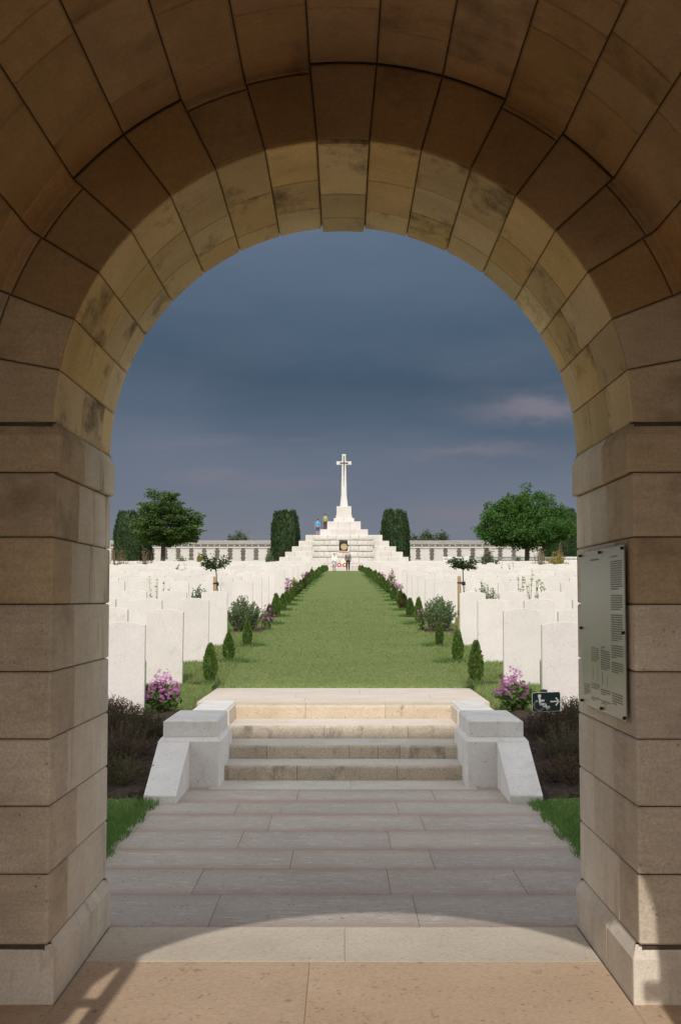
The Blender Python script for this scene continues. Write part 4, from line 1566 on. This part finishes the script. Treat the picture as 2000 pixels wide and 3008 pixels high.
# bronze wreath panel
wx0, wx1, wz0, wz1 = XC - .52, XC + .50, 5.92, 6.83
wp_ob = MB().cbox(wx0, wx1, 120.46, 120.56, wz0, wz1, .01).build('wreath_panel', 'bronze', mon)
wxc, wzc = XC, 6.30
wr = MB()
NW = 22
for k in range(NW):
    th = 6.283 * k / NW
    for jj in range(2):
        rr_ = .36 + .05 * jj
        c = Vector((wxc + rr_ * math.cos(th + jj * .14), 120.43, wzc + rr_ * math.sin(th + jj * .14)))
        tdir = Vector((-math.sin(th), 0, math.cos(th)))
        odir = Vector((math.cos(th), 0, math.sin(th)))
        wr.hull([c + tdir * .09, c - tdir * .06, c + odir * .035, c - odir * .035, c + Vector((0, -.03, 0)), c + Vector((0, .03, 0))])
wr.build('wreath', 'bronze', wp_ob)
MB().tube([(wxc, 120.47, wzc), (wxc, 120.435, wzc)], .30, 20).build('wreath_disc', 'disc', wp_ob)
MB().cbox(wx0, wx1, 120.30, 120.46, 5.84, 5.90, .01).build('sill', 'monument', mon)
# base plinth
blocks(XC - 1.62, XC + 1.50, 119.7, 120.5, 4.0, 4.42, 4, 'base_slab', .02)
blocks(XC - 2.4, XC + 2.5, 120.1, 120.9, 4.0, 4.70, 5, 'base_slab', .02)

# cross shaft
crs = MB()
ysh = 124.0


def ring8(hw, z, dw=None):
    dw = hw if dw is None else dw
    c = hw * .30
    return [(XC - hw + c, ysh - dw, z), (XC + hw - c, ysh - dw, z), (XC + hw, ysh - dw + c, z), (XC + hw, ysh + dw - c, z), (XC + hw - c, ysh + dw, z), (XC - hw + c, ysh + dw, z), (XC - hw, ysh + dw - c, z), (XC - hw, ysh - dw + c, z)]


rings = [ring8(.37, 10.25), ring8(.36, 10.42), ring8(.30, 10.95), ring8(.27, 11.2), ring8(.20, 14.2), ring8(.175, 15.12), ring8(.195, 15.14), ring8(.195, 15.24)]
V = [q for r in rings for q in r]
Fc = [(j * 8 + i, j * 8 + (i + 1) % 8, (j + 1) * 8 + (i + 1) % 8, (j + 1) * 8 + i) for j in range(len(rings) - 1) for i in range(8)] + [tuple(range((len(rings) - 1) * 8, len(rings) * 8))]
crs.add(V, Fc)
crs.build('cross_shaft', 'cross', mon)
shaft_ob = [c_ for c_ in mon.children if c_.name == 'cross_shaft'][0]
for sx in (-1, 1):
    a = MB()
    a.hull([(XC + sx * .18, ysh - dy_, 14.40 + dz_) for dy_ in (-.15, .15) for dz_ in (-.16, .16)] + [(XC + sx * .62, ysh - dy_, 14.40 + dz_) for dy_ in (-.14, .14) for dz_ in (-.15, .15)])
    a.build('cross_arm', 'cross', mon)
    a = MB().cbox(min(XC + sx * .622, XC + sx * .71), max(XC + sx * .622, XC + sx * .71), ysh - .16, ysh + .16, 14.23, 14.57, .02)
    a.build('arm_cap', 'cross', mon)
sw = MB()
yf = ysh - .31
sw.hull([(XC - .045, ysh - .22, 14.4), (XC + .045, ysh - .22, 14.4), (XC - .045, ysh - .26, 14.4), (XC + .045, ysh - .26, 14.4), (XC, ysh - .28, 11.95), (XC, ysh - .30, 11.95)])
sw.cbox(XC - .04, XC + .04, ysh - .25, ysh - .205, 14.3, 15.0, .01)
sw.cbox(XC - .34, XC + .34, ysh - .252, ysh - .155, 14.36, 14.44, .01)
for xx, zz in ((XC - .34, 14.4), (XC + .34, 14.4), (XC, 15.0)):
    sw.cbox(xx - .05, xx + .05, ysh - .256, ysh - .19, zz - .05, zz + .05, .02)
sw.build('bronze_sword', 'sword', shaft_ob)


# poppy tributes
def torus(mb, c, R0, r0, n=18, m=6, tilt=.25):
    V, Fc = [], []
    for i in range(n):
        a = 6.283 * i / n
        for j in range(m):
            b_ = 6.283 * j / m
            rr_ = R0 + r0 * math.cos(b_)
            x, z = rr_ * math.cos(a), rr_ * math.sin(a)
            V.append((c[0] + x, c[1] + r0 * math.sin(b_) + z * tilt, c[2] + z))
    for i in range(n):
        for j in range(m):
            Fc.append((i * m + j, ((i + 1) % n) * m + j, ((i + 1) % n) * m + (j + 1) % m, i * m + (j + 1) % m))
    mb.add(V, Fc)


for i, xx in enumerate((-.44, .07)):
    t = empty('poppy_wreath', (XC + xx, 119.9, 4.42), 'red poppy wreath with white centre leaning at the monument foot, %s' % ('left of the grey-blazer man' if i == 0 else 'partly behind the grey-blazer man'), 'wreath', 'poppy wreaths')
    mb = MB()
    torus(mb, (XC + xx, 119.98, 4.62), .135, .055)
    mb.build('ring', 'red', t, smooth=True)
    MB().tube([(XC + xx, 119.99, 4.61), (XC + xx, 119.97, 4.61)], .085, 14).build('centre', 'white', t)
for i, (x0, x1, yy, zz, lab) in enumerate([(-1.25, -.75, 119.8, 4.42, 'row of red poppy crosses left of the woman on the monument base'), (.62, .95, 119.8, 4.42, 'short row of red poppy crosses right of the man'),
                                           (1.05, 1.42, 119.8, 4.42, 'row of red poppy crosses at the right end of the base'), (-.16, .26, 120.18, 5.30, 'thin red poppy row on the ledge above the cream plaque'),
                                           (-.4, .1, 120.33, 5.905, 'faint red poppies on the sill under the wreath panel')]):
    t = MB()
    n = max(3, int((x1 - x0) / .07))
    for k in range(n):
        xx = XC + x0 + (x1 - x0) * (k + .5) / n
        t.cbox(xx - .026, xx + .026, yy - .03, yy + .03, zz - .002, zz + .075, .012)
    tag(t.build('poppy_row', 'red', loc=(XC + (x0 + x1) / 2, yy, zz)), lab, 'poppies', 'rows of poppies on the monument')
tag(MB().cbox(XC - .27, XC + .2, 120.25, 120.3, 4.72, 5.12, .01).build('cream_plaque', 'cream', loc=(XC, 120.25, 4.72)), 'cream coloured plaque standing between the two visitors at the monument', 'plaque')
tag(MB().cbox(XC - 1.60, XC - 1.42, 119.75, 119.9, 4.42, 4.60, .03).build('grey_pot', 'coping', loc=(XC - 1.5, 119.8, 4.42)), 'small grey pot at the left end of the monument base', 'pot')

# ------------------------------------------------------------------ memorial wall behind
YW = 150.0
mw = empty('memorial_wall', (0, YW, zlawn(150)), 'long white memorial wall of name panels and flint piers behind the headstones', 'wall')
KW = YW / F


def wz(ysrc):
    v_ = (1504 - ysrc) / F
    tp = 259 / F
    return 1.4 + (v_ + tp) / (1 - v_ * tp) * YW


zbot, zpan, zcor, zfri, ztop = wz(1652) - .6, wz(1610), wz(1606.5), wz(1599.5), wz(1588)
for (xa, xb, nrep) in ((-35.2, -7.0, 19), (7.0, 24.2, 11)):
    step = (xb - xa) / nrep
    for i in range(nrep):
        a = xa + step * i
        np_ob = MB().cbox(a + .19, a + step - .19, YW - .05, YW + .3, zbot, zpan - .005, .01).build('name_panel', 'panel', mw)
        MB().cbox(a + .26, a + step - .26, YW - .075, YW - .048, zpan - .18, zpan - .10, .01).build('panel_moulding', 'panel', np_ob)
        # toothed flint pier
        fl = MB()
        zz = zpan - .004
        k = 0
        while zz > wz(1642):
            hh = R_.uniform(.16, .26)
            hw = (.27 if k % 2 else .20) + R_.uniform(-.02, .03)
            fl.cbox(a - hw, a + hw, YW - .10 - .02 * (k % 2), YW + .1, zz - hh, zz - .006, .03)
            zz -= hh
            k += 1
        fl.build('flint_pier', 'flint', mw)
        MB().cbox(a - .26, a + .26, YW - .06, YW + .2, zbot, zz - .004, .01).build('pier_base', 'panel', mw)
    MB().cbox(xa - .3, xb + .1, YW - .16, YW + .35, zpan, zcor, .01).build('cornice', 'panel', mw)
    MB().cbox(xa - .28, xb + .06, YW - .06, YW + .35, zcor + .002, zfri, .01).build('flint_frieze', 'flint', mw)
    for i in range(nrep * 2):
        x = xa + (xb - xa) * (i + .5) / (nrep * 2) + R_.uniform(-.1, .1)
        MB().cbox(x - .07, x + .07, YW - .085, YW - .05, (zcor + zfri) / 2 - .06 + .03 * (i % 2), (zcor + zfri) / 2 + .07 + .03 * (i % 2), .02).build('white_flint', 'panel', mw)
    dzc = (ztop - zfri) / 4
    for i in range(4):
        MB().cbox(xa - .3, xb + .1 - .03 * i, YW - .15 + .10 * i, YW + .6, zfri + dzc * i + .003, zfri + dzc * (i + 1) - (.035 if i < 3 else 0), .012).build('coping_course', 'coping', mw)
        if i < 3:
            MB().cbox(xa - .25, xb + .02, YW - .02 + .10 * i, YW + .5, zfri + dzc * (i + 1) - .036, zfri + dzc * (i + 1) + .004, 0).build('coping_joint', 'slate', mw)

# white picket fence in front of the right half
pf = empty('picket_fence', (17, 132, zlawn(132)), 'low white picket fence before the memorial wall on the right', 'fence')
zf = zlawn(132)
KP = 132 / F


def pz(ysrc):
    return 1.4 + (1763 - ysrc) * KP


pk_ = MB()
x = 10.2
while x < 24:
    if not (12.6 < x < 13.2):
        pk_.cbox(x - .03, x + .03, 132 - .02, 132 + .02, zf, pz(1635.5) + R_.uniform(-.01, .01), .008)
    x += .125
o = pk_.build('pickets', 'white', pf)
o['kind'] = 'stuff'
for zz in (pz(1638.5), pz(1647)):
    MB().cbox(10.1, 24, 132.022, 132.06, zz - .05, zz + .05, .006).build('rail', 'white', pf)
x = 10.1
while x < 24.5:
    MB().cbox(x - .05, x + .05, 132.062, 132.15, zf - .1, pz(1634.5), .01).build('fence_post', 'white', pf)
    x += 2.3


# ------------------------------------------------------------------ yews and trees
def yew(x, y, w_, d_, z0, z1, seed, label, split=None):
    r = np.random.RandomState(seed)
    t = empty('clipped_yew', (x, y, z0), label, 'yew', 'clipped dark yews')
    H = z1 - z0
    n = 5200
    th = r.uniform(0, 6.283, n)
    v_ = r.uniform(0, 1, n)

    def surf(th, v_):
        sq = (np.abs(np.cos(th)) ** 3 + np.abs(np.sin(th)) ** 3) ** (-1 / 3)
        taper = np.where(v_ < .55, .96 + .04 * np.sin(v_ * 6), 1 - ((v_ - .55) / .45) ** 2.2 * .26)
        rib = 1 + .035 * np.sin(th * 9 + seed) + .02 * np.sin(th * 17 + v_ * 7)
        top = .93 + .07 * np.sin(th * 6 + seed * 2)
        return np.stack([x + np.cos(th) * sq * w_ / 2 * taper * rib * .93, y + np.sin(th) * sq * d_ / 2 * taper * rib * .93, z0 + v_ * H * top], 1)
    Cn = surf(th, v_)
    nt_ = 1300
    tt = r.uniform(0, 6.283, nt_)
    rr_ = np.sqrt(r.uniform(0, 1, nt_))
    Tp = surf(tt, np.full(nt_, .995))
    Tp[:, 0] = x + (Tp[:, 0] - x) * rr_
    Tp[:, 1] = y + (Tp[:, 1] - y) * rr_
    Tp[:, 2] += r.normal(0, .06, nt_) + .10 * np.sin(tt * 5 + rr_ * 6)
    A = np.concatenate([Cn, Tp])
    Dr = np.concatenate([np.stack([np.cos(th) * .5, np.sin(th) * .5, np.full(n, .9)], 1), np.tile([0, 0, 1.0], (nt_, 1))]) + r.normal(0, .35, (n + nt_, 3))
    V, Fc = leaf_quads(A, Dr, r.uniform(.14, .30, len(A)), .45, r)
    mesh_obj('foliage', V, Fc, 'yew', t)
    ths = np.linspace(0, 6.283, 25)[:-1]
    Vc, Fcc = [], []
    vs = [0, .3, .55, .75, .9, .985]
    for q in vs:
        P = surf(ths, np.full(24, q))
        P[:, 0] = x + (P[:, 0] - x) * .94
        P[:, 1] = y + (P[:, 1] - y) * .94
        Vc += P.tolist()
    for j in range(len(vs) - 1):
        for i in range(24):
            Fcc.append((j * 24 + i, j * 24 + (i + 1) % 24, (j + 1) * 24 + (i + 1) % 24, (j + 1) * 24 + i))
    Fcc.append(tuple(range((len(vs) - 1) * 24, len(vs) * 24)))
    mesh_obj('inner_foliage', Vc, Fcc, 'yew', t)


yz0 = zlawn(130)
KY = 130 / F
yew(-5.72, 130, 2.85, 2.6, yz0, 1.4 + (1763 - 1508) * KY + .1, 3, 'dark clipped yew just left of the monument')
yew(5.16, 130, 2.85, 2.6, yz0, 1.4 + (1763 - 1506) * KY + .1, 4, 'dark clipped yew just right of the monument')
yew(-21.2, 132, 3.9, 3.2, zlawn(132), 1.4 + (1763 - 1508) * 132 / F + .1, 5, 'dark clipped yew behind the left tree, at the arch jamb')
yew(22.6, 136, 3.9, 3.2, zlawn(136), 1.4 + (1763 - 1500) * 136 / F, 6, 'dark clipped yew half hidden behind the right tree, at the arch jamb')


def tree(x, y, cx, cz, rx, rz_up, rz_dn, z0, seed, label, mat, nclump, lpc, leaf, layered):
    r = np.random.RandomState(seed)
    t = empty('broadleaf_tree', (x, y, z0), label, 'tree', 'broadleaf trees before the memorial wall')
    tr = MB()
    th0 = cz - rz_dn * .55
    tr.tube([(x, y, z0 - .1), (x, y, z0 + .4), (x + .04, y, th0), ((x + cx) / 2, y, cz), (cx, y, cz + rz_up * .6)], [.30, .24, .20, .14, .05], 9)
    trunk = tr.build('trunk', 'bark', t)
    C, Dd = [], []
    lm = MB()
    nl = 0
    for i in range(nclump):
        d = r.normal(size=3)
        d /= np.linalg.norm(d)
        rad_ = r.uniform(.12, 1) ** .40
        az_ = math.atan2(d[1], d[0])
        wob = 1 + .10 * math.sin(5 * az_ + seed) + .08 * math.sin(9 * d[2] + seed + 2 * az_) + r.normal(0, .07)
        hz = d[2]
        prof = (1 - .24 * max(hz, 0) ** 1.5) * (1 - .15 * max(-hz, 0))
        c = np.array([cx + d[0] * rx * rad_ * wob * prof, y + d[1] * rx * rad_ * wob * prof, cz + hz * (rz_up if hz > 0 else rz_dn) * rad_ * wob])
        n = int(lpc * r.uniform(.6, 1.3))
        if layered:
            # flat sprays that droop outwards and turn up at the tip
            out = np.array([d[0], d[1], 0]) / max(.25, math.hypot(d[0], d[1]))
            u = r.uniform(-.3, 1.0, n)
            off = out * u[:, None] * .95 + r.normal(0, 1, (n, 3)) * np.array([.26, .26, .10]) * (1.1 - .5 * np.clip(u, 0, 1))[:, None]
            off[:, 2] += .30 * u * (.35 + max(hz, 0)) - .12 * u * u
            dd = out * .9 + r.normal(0, .55, (n, 3)) * np.array([1, 1, .45])
        else:
            q = unit(r.normal(0, 1, (n, 3)))
            off = q * r.uniform(.15, .62, n)[:, None] * np.array([1, 1, .62])
            dd = q + r.normal(0, .5, (n, 3)) + np.array([0, 0, .2])
        C.append(c + off)
        Dd.append(dd)
        if i % 9 == 0 and nl < 22:
            nl += 1
            s = Vector((x + .02, y, th0 + r.uniform(0, .5) * rz_dn))
            e = Vector(c)
            lm.tube([s, s.lerp(e, .5) + Vector((0, 0, -.15)), e], [.09, .06, .02], 5, cap=False)
    lm.build('limbs', 'bark', trunk)
    C, Dd = np.concatenate(C), np.concatenate(Dd)
    V, Fc = leaf_quads(C, Dd, r.uniform(.7, 1.3, len(C)) * leaf, .6, r)
    mesh_obj('crown', V, Fc, mat, t)


KT = 126 / F
tree((478 - 1008) * KT, 126, (487 - 1008) * KT, 1.4 + (1763 - 1556) * KT, 78 * KT, 108 * KT, 42 * KT, zlawn(126), 14,
     'dark green maple-like tree with ragged layered crown on the left', 'maple', 300, 120, .23, True)
tree((1547 - 1008) * KT, 126, (1545 - 1008) * KT, 1.4 + (1763 - 1562) * KT, 142 * KT, 112 * KT, 44 * KT, zlawn(126), 15,
     'dense rounded bright green tree on the right', 'maple_b', 620, 90, .22, False)


def far_tree(x, y, wd, ht, seed, label):
    r = np.random.RandomState(seed)
    z0 = zlawn(150)
    t = empty('distant_tree', (x, y, z0), label, 'tree', 'distant trees beyond the wall')
    MB().tube([(x, y, z0), (x, y, z0 + ht * .7)], [.25, .08], 6).build('trunk', 'bark', t)
    n = 1500
    nc = 22
    cc = np.stack([x + r.uniform(-.5, .5, nc) * wd, y + r.uniform(-.4, .4, nc) * 3, z0 + ht * (1 - .35 * r.uniform(0, 1, nc) ** .7)], 1)
    cc[:, 2] -= np.abs(cc[:, 0] - x) / wd * ht * .22
    C = cc[r.randint(0, nc, n)] + r.normal(0, 1, (n, 3)) * np.array([wd * .09, .8, ht * .05])
    V, Fc = leaf_quads(C, r.normal(0, 1, (n, 3)) + [0, 0, .4], r.uniform(.25, .5, n), .6, r)
    mesh_obj('crown', V, Fc, 'far_tree', t)


far_tree(11.0, 195, 3.2, 6.9, 21, 'distant treetop over the memorial wall right of the right yew, left one')
far_tree(13.6, 197, 3.8, 7.2, 22, 'distant treetop over the memorial wall right of the right yew, right one')
far_tree(-15.6, 195, 2.2, 6.9, 23, 'small distant treetop over the memorial wall left of the monument')


# ------------------------------------------------------------------ people
def skin(name, verts, edges, radii, mat, parent, levels=1, extra=None):
    me = bpy.data.meshes.new('tmp')
    me.from_pydata([tuple(q) for q in verts], edges, [])
    ob = bpy.data.objects.new('tmp', me)
    COL.objects.link(ob)
    md = ob.modifiers.new('s', 'SKIN')
    md.use_smooth_shade = True
    for sv, r in zip(me.skin_vertices[0].data, radii):
        sv.radius = (r, r) if isinstance(r, (int, float)) else r
    me.skin_vertices[0].data[0].use_root = True
    sb = ob.modifiers.new('d', 'SUBSURF')
    sb.levels = levels
    sb.render_levels = levels
    dg = bpy.context.evaluated_depsgraph_get()
    dg.update()
    ev = ob.evaluated_get(dg)
    m2 = bpy.data.meshes.new_from_object(ev)
    bpy.data.objects.remove(ob)
    V = [v.co[:] for v in m2.vertices]
    Fc = [tuple(p_.vertices) for p_ in m2.polygons]
    if extra:
        n = len(V)
        V += extra[0]
        Fc += [tuple(i + n for i in q) for q in extra[1]]
    base = wloc(parent)
    V = [(q[0] + base.x, q[1] + base.y, q[2] + base.z) for q in V]
    bpy.data.meshes.remove(m2)
    return mesh_obj(name, V, Fc, mat, parent, smooth=True)


def ellipsoid(c, rx, ry, rz_, n=12, m=8, zmin=-1.0, nose=False):
    V, Fc = [], []
    for j in range(m + 1):
        el = -math.pi / 2 + math.pi * j / m
        sz = max(math.sin(el), zmin)
        for i in range(n):
            a = 6.283 * i / n
            x, y, z = math.cos(a) * math.cos(el), math.sin(a) * math.cos(el), sz
            k = 1.12 if nose and i == n // 4 and j in (m // 2, m // 2 - 1) else 1
            V.append((c[0] + x * rx, c[1] + y * ry * k, c[2] + z * rz_))
    for j in range(m):
        for i in range(n):
            Fc.append((j * n + i, j * n + (i + 1) % n, (j + 1) * n + (i + 1) % n, (j + 1) * n + i))
    return V, Fc


def person(loc, H, label, top, bottom, hair, shortsleeve=False, shorts=False, skirt=None, arms=(0, 0), step=.06, shoe='shoe', head_turn=0.0, bulk=1.0, jacket_len=0.0, cap=None, stripe=None):
    p = empty('person', loc, label, 'person')
    k = H / 1.75
    b = bulk

    def S3(x, y, z):
        return (x * k, y * k, z * k)
    aL, aR = arms
    J = {
        'pel': S3(0, 0, .94), 'waist': S3(0, .01, 1.08), 'chest': S3(0, .0, 1.28), 'neck': S3(0, .01, 1.48), 'head': S3(0, .03, 1.58),
        'shL': S3(-.17 * b, 0, 1.41), 'elL': S3(-.215 * b, -.02 + aL * .5, 1.12), 'wrL': S3(-.215 * b, .03 + aL, .88), 'haL': S3(-.21 * b, .05 + aL, .80),
        'shR': S3(.17 * b, 0, 1.41), 'elR': S3(.215 * b, -.02 + aR * .5, 1.12), 'wrR': S3(.215 * b, .03 + aR, .88), 'haR': S3(.21 * b, .05 + aR, .80),
        'hpL': S3(-.09, 0, .88), 'knL': S3(-.10, .02 + step * .5, .49), 'anL': S3(-.10, step, .08), 'toL': S3(-.11, step + .16, .03),
        'hpR': S3(.09, 0, .88), 'knR': S3(.10, .02 - step * .5, .49), 'anR': S3(.10, -step, .08), 'toR': S3(.11, -step + .16, .03)}
    Rr = {'pel': (.15, .10), 'waist': (.135, .095), 'chest': (.155, .105), 'neck': .055, 'head': .06, 'shL': .06, 'elL': .042, 'wrL': .03, 'haL': .035, 'shR': .06, 'elR': .042, 'wrR': .03, 'haR': .035,
          'hpL': .088, 'knL': .058, 'anL': .042, 'toL': .032, 'hpR': .088, 'knR': .058, 'anR': .042, 'toR': .032}
    E = [('pel', 'waist'), ('waist', 'chest'), ('chest', 'neck'), ('neck', 'head'), ('chest', 'shL'), ('shL', 'elL'), ('elL', 'wrL'), ('wrL', 'haL'), ('chest', 'shR'), ('shR', 'elR'), ('elR', 'wrR'), ('wrR', 'haR'),
         ('pel', 'hpL'), ('hpL', 'knL'), ('knL', 'anL'), ('anL', 'toL'), ('pel', 'hpR'), ('hpR', 'knR'), ('knR', 'anR'), ('anR', 'toR')]

    def chain(names, grow, mat, nm, mod=None, extra=None):
        ns = [q for q in J if q in names]
        idx = {q: i for i, q in enumerate(ns)}
        vs = [list(J[q]) for q in ns]
        if mod:
            for q, nv in mod.items():
                if q in idx:
                    vs[idx[q]] = list(nv)
        rr_ = []
        for q in ns:
            r0 = Rr[q]
            g_ = grow.get(q, 1.0) if isinstance(grow, dict) else grow
            rr_.append(tuple(x * k * g_ for x in r0) if isinstance(r0, tuple) else r0 * k * g_)
        ed = [(idx[a_], idx[b_]) for a_, b_ in E if a_ in idx and b_ in idx]
        return skin(nm, vs, ed, rr_, mat, p, 1, extra)
    hc = S3(0, .045, 1.645)
    hv, hf = ellipsoid(hc, .075 * k, .092 * k, .115 * k, nose=True)
    # ears and fingers belong to the body mesh
    for s_ in (-1, 1):
        ev_, ef_ = ellipsoid((hc[0] + s_ * .078 * k, hc[1] - .005, hc[2] - .01), .012 * k, .02 * k, .03 * k, 6, 4)
        n0 = len(hv)
        hv += ev_
        hf += [tuple(i + n0 for i in q) for q in ef_]
        hnd = J['haL' if s_ < 0 else 'haR']
        for fi in range(5):
            fb = MB()
            ln = (.055, .075, .085, .078, .06)[fi] * k
            fy = (fi - 2) * .018 * k
            b0 = (hnd[0], hnd[1] + fy, hnd[2] - (.0 if fi == 4 else .02) * k)
            b1 = (hnd[0] - s_ * .01 * k, hnd[1] + fy * 1.1 + (.03 * k if fi == 4 else .01 * k), hnd[2] - ln * .6)
            b2 = (hnd[0] - s_ * .025 * k, hnd[1] + fy * 1.1 + (.035 * k if fi == 4 else .018 * k), hnd[2] - ln)
            fb.tube([b0, b1, b2], [.010 * k, .009 * k, .006 * k], 5)
            n0 = len(hv)
            hv += fb.v
            hf += [tuple(i + n0 for i in q) for q in fb.f]
    chain(set(J), 1.0, 'skin', 'body', extra=(hv, hf))
    # top
    tn = {'pel', 'waist', 'chest', 'shL', 'shR', 'elL', 'elR'}
    if not shortsleeve:
        tn |= {'wrL', 'wrR'}
    mod = {'pel': S3(0, 0, .94 - jacket_len)}
    if shortsleeve:
        mod['elL'] = tuple(np.array(J['shL']) * .35 + np.array(J['elL']) * .65)
        mod['elR'] = tuple(np.array(J['shR']) * .35 + np.array(J['elR']) * .65)
    chain(tn, {'pel': 1.14, 'waist': 1.2, 'chest': 1.16, 'shL': 1.28, 'shR': 1.28, 'elL': 1.42, 'elR': 1.42, 'wrL': 1.5, 'wrR': 1.5}, top, 'top', mod)
    if stripe:
        V, Fc = ellipsoid(S3(0, 0, 1.33), .182 * k, .135 * k, .035 * k, 14, 4)
        mb = MB().add([(q[0] + loc[0], q[1] + loc[1], q[2] + loc[2]) for q in V], Fc)
        mb.build('shoulder_stripe', stripe, p, smooth=True)
    # bottom
    if skirt:
        mb = MB()
        mb.lathe(loc, [(.145 * k, .98 * k), (.175 * k, .88 * k), (.195 * k, .62 * k), (.205 * k, .40 * k)], 14)
        mb.build('skirt', skirt, p, smooth=True)
    else:
        bn = {'pel', 'hpL', 'hpR', 'knL', 'knR'} | (set() if shorts else {'anL', 'anR'})
        chain(bn, {'pel': 1.06, 'hpL': 1.12, 'hpR': 1.12, 'knL': 1.35, 'knR': 1.35, 'anL': 1.45, 'anR': 1.45}, bottom, 'shorts' if shorts else 'trousers')
    # hair or cap, shoes
    V, Fc = ellipsoid((hc[0], hc[1] - .012 * k, hc[2] + .018 * k), .083 * k, .094 * k, .108 * k, 12, 8, zmin=-.45)
    MB().add([(q[0] + loc[0], q[1] + loc[1], q[2] + loc[2]) for q in V], Fc).build('cap' if cap else 'hair', cap or hair, p, smooth=True)
    for s_ in ('L', 'R'):
        a_, t_ = J['an' + s_], J['to' + s_]
        MB().hull([(a_[0] + loc[0] + dx_ * k, a_[1] + loc[1] + dy_ * k, loc[2] + z_ * k) for dx_ in (-.042, .042) for dy_, z_ in ((-.07, 0), (-.07, .09), (.03, .10), (.19, .0), (.17, .05))]).build('shoe', shoe, p)
    return p


zp = zlawn(117)
person(((982 - 1008) * 118 / F, 118, zlawn(118) + .01), 1.60, 'woman in white jacket and black-and-white patterned skirt walking towards the monument', 'jacket', None, 'hair_grey', skirt='skirt', step=.10, jacket_len=.08, bulk=1.05)
person((.425, 117, zp + .01), 1.78, 'man in grey blazer and dark trousers standing before the monument', 'blazer', 'trousers', 'hair_grey', jacket_len=.12, step=.01, shoe='black', bulk=1.05, cap='cap')
person(((933 - 1008) * 124.3 / F, 124.3, ZT[952] + .005), 1.66, 'man in bright blue shirt and denim shorts standing on the monument tier', 'bluetop', 'shorts', 'hair_dark', shortsleeve=True, shorts=True, step=.03, bulk=1.1)
person(((955.4 - 1008) * 123.9 / F, 123.9, ZT[895] + .005), 1.56, 'person in green shirt and brown trousers higher up on the monument', 'greentop', 'brownpants', 'hair_dark', shortsleeve=True, step=.02, arms=(.05, 0), stripe='paleband')
